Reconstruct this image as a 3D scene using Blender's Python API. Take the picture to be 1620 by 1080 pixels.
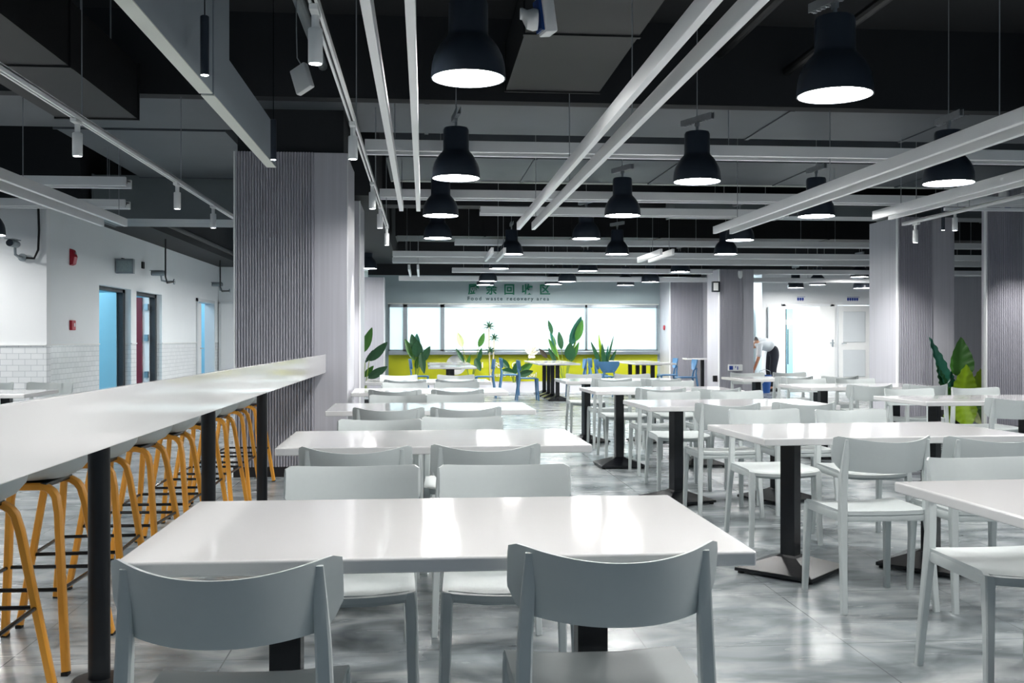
import bpy, bmesh, math, random
from mathutils import Vector, Matrix
random.seed(7)
D = bpy.data
SC = bpy.context.scene
COL = SC.collection
for o in list(D.objects):
    D.objects.remove(o)
PI = math.pi

# ------------------------------------------------------------------ camera, world, exposure
cam_d = D.cameras.new('camera')
cam_d.sensor_width = 36.0
cam_d.lens = 1600.0 / 1620.0 * 36.0
cam_d.clip_start = 0.05
cam_d.clip_end = 200
cam = D.objects.new('camera', cam_d)
COL.objects.link(cam)
cam.location = (0, 0, 1.235)
cam.rotation_euler = (PI / 2 - math.atan(4 / 1600.0), 0, -math.atan(140 / 1600.0))
SC.camera = cam
SC.view_settings.view_transform = 'Standard'
SC.view_settings.look = 'None'
SC.view_settings.gamma = 1
SC.view_settings.use_curve_mapping = False
SC.view_settings.exposure = 0.75
world = D.worlds.new('world')
SC.world = world
world.use_nodes = True
world.node_tree.nodes['Background'].inputs[0].default_value = (0.6, 0.8, 1.0, 1)
world.node_tree.nodes['Background'].inputs[1].default_value = 0.2
LAMP_STRENGTH = 62.0


def area_light(name, loc, rot, size, size_y, power, color=(1, 1, 1)):
    l = D.lights.new(name, 'AREA')
    l.shape = 'RECTANGLE'
    l.size = size
    l.size_y = size_y
    l.energy = power
    l.color = color
    o = D.objects.new(name, l)
    COL.objects.link(o)
    o.location = loc
    o.rotation_euler = rot
    return o


# added area lights in the rooms behind the serving window and the doorways
area_light('kitchen_light', (2.4, 26.0, 2.7), (0, 0, 0), 6.5, 1.6, 115, (0.9, 0.98, 1.0))
area_light('kitchen_backlight', (2.4, 27.6, 1.7), (PI / 2, 0, PI), 7.0, 1.8, 66, (0.92, 0.99, 1.0))  # upright panel added to light the frosted panes from behind
area_light('side_room_light', (-6.4, 17.4, 2.75), (0, 0, 0), 1.6, 3.0, 60, (0.75, 0.93, 1.0))  # stands in for the daylight in the side rooms
area_light('side_room_light', (-6.4, 24.0, 2.75), (0, 0, 0), 1.6, 2.0, 45, (0.7, 0.88, 1.0))
area_light('rear_room_light', (10.0, 27.2, 2.75), (0, 0, 0), 2.6, 2.2, 110, (0.95, 0.98, 1.0))
area_light('rear_corridor_light', (8.0, 26.4, 2.75), (0, 0, 0), 1.0, 1.6, 45, (0.8, 0.95, 1.0))


# ------------------------------------------------------------------ materials
def lin(c):
    c /= 255.0
    return c / 12.92 if c <= 0.04045 else ((c + 0.055) / 1.055) ** 2.4


def rgb(r, g, b):
    return (lin(r), lin(g), lin(b), 1)


def mat(name, col, rough=0.5, metal=0.0, spec=None, noise=None, emit=None, bump=None):
    """noise = (scale xyz, amount): a mottled variation of the base colour"""
    m = D.materials.new(name)
    m.use_nodes = True
    nt = m.node_tree
    b = nt.nodes['Principled BSDF']
    b.inputs['Base Color'].default_value = col
    b.inputs['Roughness'].default_value = rough
    b.inputs['Metallic'].default_value = metal
    if spec is not None:
        b.inputs['Specular IOR Level'].default_value = spec
    if emit:
        b.inputs['Emission Color'].default_value = emit[0]
        b.inputs['Emission Strength'].default_value = emit[1]
    if noise or bump:
        tc = nt.nodes.new('ShaderNodeTexCoord')
        mp = nt.nodes.new('ShaderNodeMapping')
        nt.links.new(tc.outputs['Object'], mp.inputs[0])
        sc = (noise or bump)[0]
        mp.inputs['Scale'].default_value = sc if isinstance(sc, tuple) else (sc, sc, sc)
        nz = nt.nodes.new('ShaderNodeTexNoise')
        nz.inputs['Scale'].default_value = 1.0
        nz.inputs['Detail'].default_value = 5
        nt.links.new(mp.outputs[0], nz.inputs['Vector'])
        if noise:
            mx = nt.nodes.new('ShaderNodeMix')
            mx.data_type = 'RGBA'
            a = noise[1]
            mx.inputs[6].default_value = tuple(c * (1 - a) for c in col[:3]) + (1,)
            mx.inputs[7].default_value = tuple(min(1, c * (1 + a)) for c in col[:3]) + (1,)
            nt.links.new(nz.outputs['Fac'], mx.inputs[0])
            nt.links.new(mx.outputs[2], b.inputs['Base Color'])
        if bump:
            bp = nt.nodes.new('ShaderNodeBump')
            bp.inputs['Strength'].default_value = bump[1]
            bp.inputs['Distance'].default_value = 0.02
            nt.links.new(nz.outputs['Fac'], bp.inputs['Height'])
            nt.links.new(bp.outputs[0], b.inputs['Normal'])
    return m


M = {}
M['chair'] = mat('grey_plastic', rgb(196, 203, 203), 0.42, noise=((60, 60, 60), 0.02))
M['blue'] = mat('blue_plastic', rgb(74, 122, 164), 0.42, noise=((60, 60, 60), 0.02))
M['table'] = mat('white_laminate', rgb(226, 226, 226), 0.085, noise=((3, 3, 3), 0.015))
M['black'] = mat('black_metal', rgb(15, 17, 22), 0.27, noise=((20, 20, 20), 0.12))
M['postblack'] = mat('black_post_paint', rgb(15, 18, 23), 0.4, noise=((8, 8, 8), 0.1))
M['rubber'] = mat('black_rubber', rgb(18, 18, 20), 0.7, noise=((30, 30, 30), 0.1))
M['wood'] = mat('honey_bentwood', rgb(244, 168, 60), 0.38, noise=((14, 14, 3), 0.16))
M['shell'] = mat('grey_seat_shell', rgb(222, 230, 230), 0.45, noise=((40, 40, 40), 0.02))
M['shade'] = mat('black_shade_enamel', rgb(46, 54, 65), 0.32, noise=((6, 6, 6), 0.08))
M['disc'] = mat('lamp_diffuser', rgb(245, 248, 255), 0.5, emit=((1.0, 0.985, 0.96, 1), LAMP_STRENGTH), noise=((3, 3, 3), 0.01))
M['spotlens'] = mat('spot_lens', rgb(245, 248, 255), 0.5, emit=((0.95, 0.98, 1.0, 1), 30.0), noise=((3, 3, 3), 0.01))
M['bar'] = mat('white_powder_coat', rgb(240, 242, 243), 0.35, noise=((2, 2, 2), 0.03))
M['tray'] = mat('dark_cable_tray', rgb(40, 44, 50), 0.6, noise=((30, 30, 30), 0.3))
M['white'] = mat('white_plastic', rgb(232, 234, 234), 0.4, noise=((20, 20, 20), 0.02))
M['steel'] = mat('brushed_steel', rgb(176, 184, 190), 0.3, 1.0, noise=((2, 2, 60), 0.12))
M['galv'] = mat('galvanised_strip', rgb(170, 174, 178), 0.45, 0.6, noise=((20, 20, 20), 0.15))
M['wallpaint'] = mat('white_wall_paint', rgb(232, 235, 237), 0.7, noise=((2, 2, 2), 0.02))
M['header'] = mat('blue_grey_fascia', rgb(158, 174, 178), 0.7, noise=((1.5, 1.5, 1.5), 0.03))
M['greywall'] = mat('pale_grey_wall', rgb(232, 237, 240), 0.65, noise=((1.5, 1.5, 1.5), 0.03))
M['lime'] = mat('lime_wall_panel', rgb(196, 200, 20), 0.5, noise=((1.5, 1.5, 1.5), 0.04))
M['ceil'] = mat('black_sprayed_slab', rgb(26, 28, 31), 0.8, noise=((1.5, 1.5, 1.5), 0.2))
M['beam'] = mat('black_beam_and_shade', rgb(24, 27, 31), 0.75, noise=((2, 2, 2), 0.15))
M['duct'] = mat('grey_duct_skin', rgb(76, 82, 88), 0.5, noise=((1.6, 1.6, 1.6), 0.2), bump=None)
M['foil'] = mat('wrapped_duct_foil', rgb(104, 112, 115), 0.42, noise=((1.2, 3, 2), 0.35))
M['darkduct'] = mat('dark_duct_skin', rgb(11, 12, 14), 0.55, noise=((1.6, 1.6, 1.6), 0.2))
M['baffle'] = mat('grey_baffle_board', rgb(140, 150, 158), 0.55, noise=((2, 2, 2), 0.06))
M['trimwhite'] = mat('white_edge_trim', rgb(226, 230, 222), 0.5, noise=((4, 4, 4), 0.03))
M['clad'] = mat('grey_wood_cladding', rgb(190, 190, 198), 0.45, noise=((34, 34, 0.7), 0.16))
M['flute'] = mat('grey_fluted_cladding', rgb(176, 176, 185), 0.45, noise=((30, 30, 0.7), 0.14))
M['base'] = mat('black_skirting', rgb(22, 22, 26), 0.4, noise=((5, 5, 5), 0.1))
M['green'] = mat('green_letters', rgb(8, 110, 84), 0.5, noise=((9, 9, 9), 0.05))
M['darktxt'] = mat('dark_letters', rgb(24, 62, 66), 0.5, noise=((9, 9, 9), 0.05))
M['whitetxt'] = mat('white_letters', rgb(238, 240, 225), 0.5, noise=((9, 9, 9), 0.03))
M['bluetxt'] = mat('blue_sign', rgb(26, 62, 150), 0.5, noise=((9, 9, 9), 0.05))
M['red'] = mat('red_plastic', rgb(176, 22, 46), 0.4, noise=((20, 20, 20), 0.05))
M['maroon'] = mat('maroon_door', rgb(110, 22, 44), 0.5, noise=((4, 4, 1), 0.08))
M['teal'] = mat('teal_room_paint', rgb(146, 196, 214), 0.6, noise=((1, 1, 1), 0.05))
M['camgrey'] = mat('camera_housing', rgb(140, 150, 156), 0.4, noise=((20, 20, 20), 0.05))
M['glassblue'] = mat('blue_lens', rgb(40, 70, 130), 0.15, noise=((20, 20, 20), 0.1))
M['leafd'] = mat('dark_green_leaf', rgb(30, 74, 42), 0.32, noise=((9, 9, 3), 0.3))
M['leafm'] = mat('mid_green_leaf', rgb(56, 106, 36), 0.35, noise=((9, 9, 3), 0.28))
M['leafy'] = mat('yellow_green_leaf', rgb(128, 160, 24), 0.35, noise=((9, 9, 3), 0.22))
M['leafb'] = mat('blue_green_leaf', rgb(38, 98, 80), 0.28, noise=((9, 9, 3), 0.25))
M['leafp'] = mat('pale_leaf', rgb(196, 206, 150), 0.4, noise=((9, 9, 3), 0.15))
M['petal'] = mat('white_petals', rgb(214, 211, 192), 0.5, noise=((9, 9, 9), 0.06))
M['stem'] = mat('green_stem', rgb(128, 150, 60), 0.5, noise=((5, 5, 20), 0.15))
M['bark'] = mat('pale_bark', rgb(196, 184, 150), 0.7, noise=((9, 9, 30), 0.2))
M['soil'] = mat('dark_soil', rgb(46, 40, 34), 0.9, noise=((30, 30, 30), 0.4))
M['pot'] = mat('black_pot', rgb(40, 42, 44), 0.5, noise=((9, 9, 9), 0.1))
M['planter'] = mat('white_planter_board', rgb(214, 214, 220), 0.5, noise=((3, 3, 3), 0.03))
M['skin'] = mat('skin', rgb(208, 158, 128), 0.5, noise=((20, 20, 20), 0.05))
M['shirt'] = mat('white_cotton', rgb(226, 234, 240), 0.8, noise=((14, 14, 14), 0.06))
M['trouser'] = mat('dark_trousers', rgb(34, 38, 50), 0.8, noise=((14, 14, 14), 0.12))
M['hair'] = mat('black_hair', rgb(24, 20, 20), 0.5, noise=((40, 40, 40), 0.2))
M['orange'] = mat('orange_fabric', rgb(232, 130, 26), 0.6, noise=((9, 9, 9), 0.2))
M['bucket'] = mat('blue_bucket_plastic', rgb(36, 92, 170), 0.4, noise=((9, 9, 9), 0.06))
M['screen'] = mat('dark_display', rgb(36, 40, 48), 0.25, noise=((9, 9, 9), 0.1))
M['signgrey'] = mat('grey_sign_face', rgb(150, 166, 168), 0.4, noise=((30, 30, 30), 0.25))
M['trouserbelt'] = mat('black_belt', rgb(14, 14, 18), 0.4, noise=((14, 14, 14), 0.1))
M['groove'] = mat('grey_door_panel', rgb(206, 212, 216), 0.5, noise=((4, 4, 4), 0.03))


def floor_material():
    m = D.materials.new('polished_grey_stone_tiles')
    m.use_nodes = True
    nt = m.node_tree
    L = nt.links.new
    b = nt.nodes['Principled BSDF']
    tc = nt.nodes.new('ShaderNodeTexCoord')

    def mapping(scale, rot=0, loc=(0, 0, 0)):
        mp = nt.nodes.new('ShaderNodeMapping')
        mp.inputs['Scale'].default_value = scale
        mp.inputs['Rotation'].default_value = (0, 0, rot)
        mp.inputs['Location'].default_value = loc
        L(tc.outputs['Object'], mp.inputs[0])
        return mp

    def noise(mp, scale, detail, dist=0.0):
        n = nt.nodes.new('ShaderNodeTexNoise')
        n.inputs['Scale'].default_value = scale
        n.inputs['Detail'].default_value = detail
        n.inputs['Distortion'].default_value = dist
        L(mp.outputs[0], n.inputs['Vector'])
        return n

    def ramp(src, stops):
        r = nt.nodes.new('ShaderNodeValToRGB')
        e = r.color_ramp.elements
        e[0].position, e[0].color = stops[0]
        e[1].position, e[1].color = stops[-1]
        for p, c in stops[1:-1]:
            x = e.new(p)
            x.color = c
        L(src, r.inputs[0])
        return r
    n1 = noise(mapping((1.0, 1.7, 1), 0.45), 1.5, 9, 1.6)
    r1 = ramp(n1.outputs['Fac'], [(0.28, rgb(98, 106, 111)), (0.47, rgb(144, 152, 155)), (0.62, rgb(178, 184, 186)), (0.8, rgb(214, 217, 216))])
    n2 = noise(mapping((1.4, 7.0, 1), -0.35), 1.1, 6, 0.8)
    r2 = ramp(n2.outputs['Fac'], [(0.36, (0.62, 0.64, 0.66, 1)), (0.55, (1, 1, 1, 1))])
    mx = nt.nodes.new('ShaderNodeMix')
    mx.data_type = 'RGBA'
    mx.blend_type = 'MULTIPLY'
    mx.inputs[0].default_value = 0.75
    L(r1.outputs[0], mx.inputs[6])
    L(r2.outputs[0], mx.inputs[7])
    br = nt.nodes.new('ShaderNodeTexBrick')
    br.offset = 0.0
    br.inputs['Scale'].default_value = 1.0
    br.inputs['Brick Width'].default_value = 0.8238
    br.inputs['Row Height'].default_value = 0.8238
    br.inputs['Mortar Size'].default_value = 0.0028
    br.inputs['Mortar Smooth'].default_value = 0.1
    br.inputs['Color1'].default_value = (0, 0, 0, 1)
    br.inputs['Color2'].default_value = (0, 0, 0, 1)
    br.inputs['Mortar'].default_value = (1, 1, 1, 1)
    L(mapping((1, 1, 1), 0, (1.585, 0.15, 0)).outputs[0], br.inputs['Vector'])
    m2 = nt.nodes.new('ShaderNodeMix')
    m2.data_type = 'RGBA'
    m2.inputs[7].default_value = rgb(104, 110, 114)
    L(br.outputs['Color'], m2.inputs[0])
    L(mx.outputs[2], m2.inputs[6])
    L(m2.outputs[2], b.inputs['Base Color'])
    rr = ramp(n2.outputs['Fac'], [(0.3, (0.30, 0.30, 0.30, 1)), (0.7, (0.2, 0.2, 0.2, 1))])
    L(rr.outputs[0], b.inputs['Roughness'])
    b.inputs['Specular IOR Level'].default_value = 0.5
    return m


def tile_material():
    m = D.materials.new('glossy_white_wall_tiles')
    m.use_nodes = True
    nt = m.node_tree
    L = nt.links.new
    b = nt.nodes['Principled BSDF']
    tc = nt.nodes.new('ShaderNodeTexCoord')
    sx = nt.nodes.new('ShaderNodeSeparateXYZ')
    L(tc.outputs['Object'], sx.inputs[0])
    ad = nt.nodes.new('ShaderNodeMath')
    L(sx.outputs[0], ad.inputs[0])
    L(sx.outputs[1], ad.inputs[1])
    cx = nt.nodes.new('ShaderNodeCombineXYZ')
    L(ad.outputs[0], cx.inputs[0])
    L(sx.outputs[2], cx.inputs[1])
    br = nt.nodes.new('ShaderNodeTexBrick')
    br.inputs['Scale'].default_value = 1.0
    br.inputs['Brick Width'].default_value = 0.15
    br.inputs['Row Height'].default_value = 0.075
    br.inputs['Mortar Size'].default_value = 0.003
    br.inputs['Color1'].default_value = rgb(222, 226, 228)
    br.inputs['Color2'].default_value = rgb(230, 233, 235)
    br.inputs['Mortar'].default_value = rgb(188, 194, 198)
    L(cx.outputs[0], br.inputs['Vector'])
    L(br.outputs['Color'], b.inputs['Base Color'])
    bp = nt.nodes.new('ShaderNodeBump')
    bp.invert = True
    bp.inputs['Strength'].default_value = 0.6
    bp.inputs['Distance'].default_value = 0.004
    L(br.outputs['Fac'], bp.inputs['Height'])
    L(bp.outputs[0], b.inputs['Normal'])
    b.inputs['Roughness'].default_value = 0.12
    return m


def frosted_material():
    m = D.materials.new('frosted_window_film')
    m.use_nodes = True
    nt = m.node_tree
    L = nt.links.new
    nt.nodes.remove(nt.nodes['Principled BSDF'])
    out = nt.nodes['Material Output']
    tr = nt.nodes.new('ShaderNodeBsdfTranslucent')
    tr.inputs[0].default_value = (0.86, 0.95, 0.97, 1)
    tp = nt.nodes.new('ShaderNodeBsdfTransparent')
    tp.inputs[0].default_value = (0.9, 0.98, 1.0, 1)
    gl = nt.nodes.new('ShaderNodeBsdfGlossy')
    gl.inputs['Roughness'].default_value = 0.12
    m1 = nt.nodes.new('ShaderNodeMixShader')
    m1.inputs[0].default_value = 0.3
    L(tr.outputs[0], m1.inputs[1])
    L(tp.outputs[0], m1.inputs[2])
    m2 = nt.nodes.new('ShaderNodeMixShader')
    m2.inputs[0].default_value = 0.05
    L(m1.outputs[0], m2.inputs[1])
    L(gl.outputs[0], m2.inputs[2])
    L(m2.outputs[0], out.inputs[0])
    return m


def clear_glass():
    m = D.materials.new('clear_tinted_glass')
    m.use_nodes = True
    nt = m.node_tree
    L = nt.links.new
    nt.nodes.remove(nt.nodes['Principled BSDF'])
    out = nt.nodes['Material Output']
    tp = nt.nodes.new('ShaderNodeBsdfTransparent')
    tp.inputs[0].default_value = (0.62, 0.84, 0.9, 1)
    gl = nt.nodes.new('ShaderNodeBsdfGlossy')
    gl.inputs['Roughness'].default_value = 0.03
    m2 = nt.nodes.new('ShaderNodeMixShader')
    m2.inputs[0].default_value = 0.12
    L(tp.outputs[0], m2.inputs[1])
    L(gl.outputs[0], m2.inputs[2])
    L(m2.outputs[0], out.inputs[0])
    return m


M['floor'] = floor_material()
M['tile'] = tile_material()
M['frost'] = frosted_material()
M['glass'] = clear_glass()


# ------------------------------------------------------------------ mesh helpers
class MB:
    def __init__(s):
        s.v = []
        s.f = []

    def add(s, vs, fs):
        n = len(s.v)
        s.v += [tuple(v) for v in vs]
        s.f += [tuple(i + n for i in f) for f in fs]
        return s

    def box(s, x0, x1, y0, y1, z0, z1, mtx=None):
        vs = [Vector(p) for p in ((x0, y0, z0), (x1, y0, z0), (x1, y1, z0), (x0, y1, z0), (x0, y0, z1), (x1, y0, z1), (x1, y1, z1), (x0, y1, z1))]
        if mtx:
            vs = [mtx @ v for v in vs]
        return s.add(vs, [(0, 3, 2, 1), (4, 5, 6, 7), (0, 1, 5, 4), (1, 2, 6, 5), (2, 3, 7, 6), (3, 0, 4, 7)])

    def loft(s, rings, closed=True, caps=True):
        n = len(rings[0])
        vs = [v for r in rings for v in r]
        fs = []
        for i in range(len(rings) - 1):
            for j in range(n if closed else n - 1):
                a = i * n + j
                b = i * n + (j + 1) % n
                fs.append((a, b, b + n, a + n))
        if caps and closed:
            fs.append(tuple(reversed(range(n))))
            fs.append(tuple(range((len(rings) - 1) * n, len(rings) * n)))
        return s.add(vs, fs)

    def lathe(s, prof, c=(0, 0, 0), n=24, sx=1, sy=1, caps=False):
        rings = []
        for r, z in prof:
            rings.append([(c[0] + sx * r * math.cos(2 * PI * k / n), c[1] + sy * r * math.sin(2 * PI * k / n), c[2] + z) for k in range(n)])
        return s.loft(rings, True, caps)

    def cyl(s, p0, p1, r0, r1=None, n=12):
        r1 = r0 if r1 is None else r1
        p0 = Vector(p0)
        p1 = Vector(p1)
        d = (p1 - p0).normalized()
        a = d.orthogonal().normalized()
        b = d.cross(a)
        rings = [[p + (a * math.cos(2 * PI * k / n) + b * math.sin(2 * PI * k / n)) * r for k in range(n)] for p, r in ((p0, r0), (p1, r1))]
        return s.loft(rings)

    def tube(s, pts, r, n=8):
        pts = [Vector(p) for p in pts]
        rings = []
        a = None
        for i, p in enumerate(pts):
            d = (pts[min(i + 1, len(pts) - 1)] - pts[max(i - 1, 0)]).normalized()
            if a is None:
                a = d.orthogonal().normalized()
            a = (a - d * a.dot(d)).normalized()
            b = d.cross(a)
            rr = r[i] if isinstance(r, (list, tuple)) else r
            rings.append([p + (a * math.cos(2 * PI * k / n) + b * math.sin(2 * PI * k / n)) * rr for k in range(n)])
        return s.loft(rings)

    def sweep(s, pts, w, h, side):
        """rectangular section along pts; side = direction of width w"""
        pts = [Vector(p) for p in pts]
        side = Vector(side)
        rings = []
        for i, p in enumerate(pts):
            d = (pts[min(i + 1, len(pts) - 1)] - pts[max(i - 1, 0)]).normalized()
            a = (side - d * side.dot(d)).normalized()
            b = d.cross(a)
            ww = (w[i] if isinstance(w, (list, tuple)) else w) / 2
            hh = (h[i] if isinstance(h, (list, tuple)) else h) / 2
            c = 0.72
            rings.append([p + a * x * ww + b * y * hh for x, y in ((-c, -1), (c, -1), (1, -c), (1, c), (c, 1), (-c, 1), (-1, c), (-1, -c))])
        return s.loft(rings)

    def prism(s, poly, axis, a, b):
        """poly of 2-D points in the plane normal to axis ('x': (y,z), 'y': (x,z), 'z': (x,y))"""
        def p3(u, v, t):
            return {'x': (t, u, v), 'y': (u, t, v), 'z': (u, v, t)}[axis]
        return s.loft([[p3(u, v, a) for u, v in poly], [p3(u, v, b) for u, v in poly]])

    def mesh(s, name, m, smooth=35, bevel=0, seg=2):
        me = D.meshes.new(name)
        me.from_pydata(s.v, [], s.f)
        bm = bmesh.new()
        bm.from_mesh(me)
        bmesh.ops.recalc_face_normals(bm, faces=bm.faces)
        if bevel:
            ed = [e for e in bm.edges if len(e.link_faces) == 2 and e.calc_face_angle(0) > 0.6]
            bmesh.ops.bevel(bm, geom=ed, offset=bevel, segments=seg, profile=0.5, affect='EDGES')
        bm.to_mesh(me)
        bm.free()
        me.materials.append(m)
        if smooth:
            for p in me.polygons:
                p.use_smooth = True
            me.set_sharp_from_angle(angle=math.radians(smooth))
        return me

    def build(s, name, m, parent=None, **k):
        o = D.objects.new(name, s.mesh(name, m, **k))
        COL.objects.link(o)
        if parent:
            o.parent = parent
        return o


def tag(o, label, cat, group=None, kind=None):
    if label:
        o['label'] = label
    if cat:
        o['category'] = cat
    if group:
        o['group'] = group
    if kind:
        o['kind'] = kind
    return o


def thing(name, label, cat, loc=(0, 0, 0), rz=0, group=None):
    o = D.objects.new(name, None)
    o.empty_display_size = 0.1
    COL.objects.link(o)
    o.location = loc
    o.rotation_euler = (0, 0, rz)
    return tag(o, label, cat, group)


def struct(name, mb, m, label=None, **k):
    o = mb.build(name, m, **k)
    o['kind'] = 'structure'
    if label:
        o['label'] = label
    return o


KIDS = {}


def kids(o):
    return [c for c in D.objects if c.parent == o]


def dup(root, loc, rz, label, group=None, name=None):
    r = root.copy()
    COL.objects.link(r)
    r.location = loc
    r.rotation_euler = (0, 0, rz)
    r['label'] = label
    if group:
        r['group'] = group
    if root.name not in KIDS:
        KIDS[root.name] = [(c, kids(c)) for c in kids(root)]
    for c, gs in KIDS[root.name]:
        k = c.copy()
        COL.objects.link(k)
        k.parent = r
        for g in gs:
            q = g.copy()
            COL.objects.link(q)
            q.parent = k
    return r


class Maker:
    """first use moves the source itself, later uses copy it"""
    def __init__(s, root):
        s.root = root
        s.used = False

    def put(s, loc, rz, label, group=None):
        if not s.used:
            s.used = True
            r = s.root
            KIDS[r.name] = [(c, kids(c)) for c in kids(r)]
            r.location = loc
            r.rotation_euler = (0, 0, rz)
            r['label'] = label
            if group:
                r['group'] = group
            return r
        return dup(s.root, loc, rz, label, group)


ORD = ['', 'first', 'second', 'third', 'fourth', 'fifth', 'sixth', 'seventh', 'eighth', 'ninth', 'tenth']

# ------------------------------------------------------------------ the setting
struct('floor', MB().box(-12, 17, -5, 31, -0.1, 0), M['floor'], smooth=0)
struct('ceiling', MB().box(-12, 17, -5, 31, 4.0, 4.15), M['ceil'], smooth=0)

# serving wall with its lime lower part
WY = 24.0
wb = MB()
wb.box(-1.3, 5.75, WY, WY + 0.15, 2.05, 2.74)
wb.box(-1.3, -0.82, WY, WY + 0.15, 0, 2.05)
wb.box(5.62, 5.75, WY, WY + 0.15, 0, 2.05)
struct('wall_back', wb, M['header'], smooth=0)
struct('wall_serving_counter', MB().box(-0.82, 5.62, WY, WY + 0.15, 0, 0.86), M['lime'], smooth=0)
w1 = D.objects.new('window_1', None)
COL.objects.link(w1)
w1['kind'] = 'structure'
f = MB()
for a, b in ((-0.82, -0.79), (-0.48, -0.38), (0.40, 0.49), (3.86, 3.91), (5.59, 5.62)):
    f.box(a, b, WY - 0.03, WY + 0.06, 0.95, 2.05)
f.box(-0.82, 5.62, WY - 0.03, WY + 0.06, 1.985, 2.05)
f.box(-0.82, 5.62, WY - 0.03, WY + 0.06, 0.945, 0.985)
f.build('window_frame', M['steel'], w1, smooth=0)
MB().box(-0.82, 5.62, WY - 0.14, WY + 0.1, 0.86, 0.945).build('window_sill', M['steel'], w1, smooth=0, bevel=0.01)
MB().box(-0.84, 5.64, WY - 0.06, WY - 0.0, 2.055, 2.075).build('window_trim', M['trimwhite'], w1, smooth=0)
for a, b in ((-0.79, -0.48), (-0.38, 0.40), (0.49, 3.86), (3.91, 5.59)):
    MB().box(a, b, WY + 0.012, WY + 0.018, 0.985, 1.985).build('window_pane', M['frost'], w1, smooth=0)
kr = MB()
kr.box(-2.2, 6.4, 28.4, 28.5, 0, 2.9).box(-2.3, -2.2, WY + 0.15, 28.5, 0, 2.9).box(6.4, 6.5, WY + 0.15, 28.5, 0, 2.9).box(-2.3, 6.5, WY + 0.15, 28.5, 2.9, 3.0)
struct('wall_kitchen', kr, M['wallpaint'], smooth=0)

# left hall walls
wl = MB()
X0, X1 = -5.0, -5.2


def lwall(y0, y1, z0, z1, mb):
    mb.box(X1, X0, y0, y1, z0, z1)


OPEN = [(16.15, 17.86), (18.19, 19.92), (22.9, 24.7)]
segs = [(13.42, 16.15), (17.86, 18.19), (19.92, 22.9), (24.7, 25.3)]
for a, b in segs:
    lwall(a, b, 1.16, 3.0, wl)
for a, b in OPEN:
    lwall(a, b, 2.08, 3.0, wl)
struct('wall_left', wl, M['greywall'], smooth=0)
wt = MB()
for a, b in segs:
    lwall(a, b, 0, 1.15, wt)
struct('wall_left_wainscot', wt, M['tile'], smooth=0)
tr = MB()
for a, b in segs:
    tr.box(X1, X0 + 0.015, a, b, 1.15, 1.165)
struct('trim_1', tr, M['white'], smooth=0)
struct('wall_hall', MB().box(-12, -4.8, 13.4, 13.55, 1.165, 3.0), M['wallpaint'], smooth=0)
struct('wall_hall_wainscot', MB().box(-12, -4.8, 13.39, 13.55, 0, 1.15), M['tile'], smooth=0)
struct('trim_2', MB().box(-12, -4.795, 13.37, 13.5, 1.15, 1.165), M['white'], smooth=0)
struct('wall_hall_end', MB().box(-5.2, -1.2, 25.3, 25.45, 0, 3.0), M['greywall'], smooth=0)
rm = MB()
rm.box(-7.6, -7.5, 15.5, 25.4, 0, 2.9).box(-7.6, X1, 15.4, 15.5, 0, 2.9).box(-7.6, X1, 20.9, 21.0, 0, 2.9).box(-7.6, X1, 25.4, 25.5, 0, 2.9).box(-7.6, X1, 15.4, 25.5, 2.9, 3.0)
struct('wall_side_rooms', rm, M['teal'], smooth=0)


def door(n, label=None):
    o = D.objects.new('door_%d' % n, None)
    COL.objects.link(o)
    o['kind'] = 'structure'
    return o


d1 = door(1)
MB().box(-5.2, -5.1, 17.74, 17.86, 0, 2.08).box(-5.2, -5.1, 16.15, 17.86, 2.02, 2.08).build('door_frame', M['tray'], d1, smooth=0)
MB().box(-5.95, -5.2, 17.70, 17.74, 0.02, 2.02).build('door_leaf', M['teal'], d1, smooth=0)
d2 = door(2)
MB().box(-5.2, -5.1, 19.80, 19.92, 0, 2.08).box(-5.2, -5.1, 18.19, 19.92, 2.02, 2.08).build('door_frame', M['tray'], d2, smooth=0)
MB().box(-5.98, -5.2, 19.76, 19.8, 0.02, 2.02).build('door_leaf', M['wallpaint'], d2, smooth=0)
MB().box(-5.42, -5.32, 19.7, 19.76, 0.02, 2.02).build('door_edge', M['maroon'], d2, smooth=0)
hg = MB()
for z in (0.5, 1.2, 1.78):
    hg.box(-5.27, -5.2, 19.68, 19.76, z, z + 0.12)
hg.build('door_hinge', M['steel'], d2, smooth=0)
d3 = door(3)
MB().box(-5.14, -5.09, 22.92, 23.8, 0.02, 2.06).build('door_leaf', M['wallpaint'], d3, smooth=0, bevel=0.005)
MB().box(-5.2, -4.97, 22.82, 22.92, 0, 2.14).box(-5.2, -4.97, 24.66, 24.74, 0, 2.14).box(-5.2, -4.97, 22.82, 24.74, 2.07, 2.14).build('door_frame', M['groove'], d3, smooth=0)
MB().cyl((-5.09, 23.68, 1.02), (-5.03, 23.68, 1.02), 0.012).box(-5.04, -5.02, 23.56, 23.7, 1.01, 1.03).build('door_handle', M['steel'], d3)
d4 = door(4)
MB().box(-4.95, -3.3, 25.24, 25.3, 0.0, 2.1).build('door_leaf', M['wallpaint'], d4, smooth=0, bevel=0.004)
MB().box(-4.98, -4.93, 25.2, 25.3, 0.0, 2.13).box(-4.98, -3.28, 25.2, 25.3, 2.1, 2.14).build('door_frame', M['groove'], d4, smooth=0)

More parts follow.
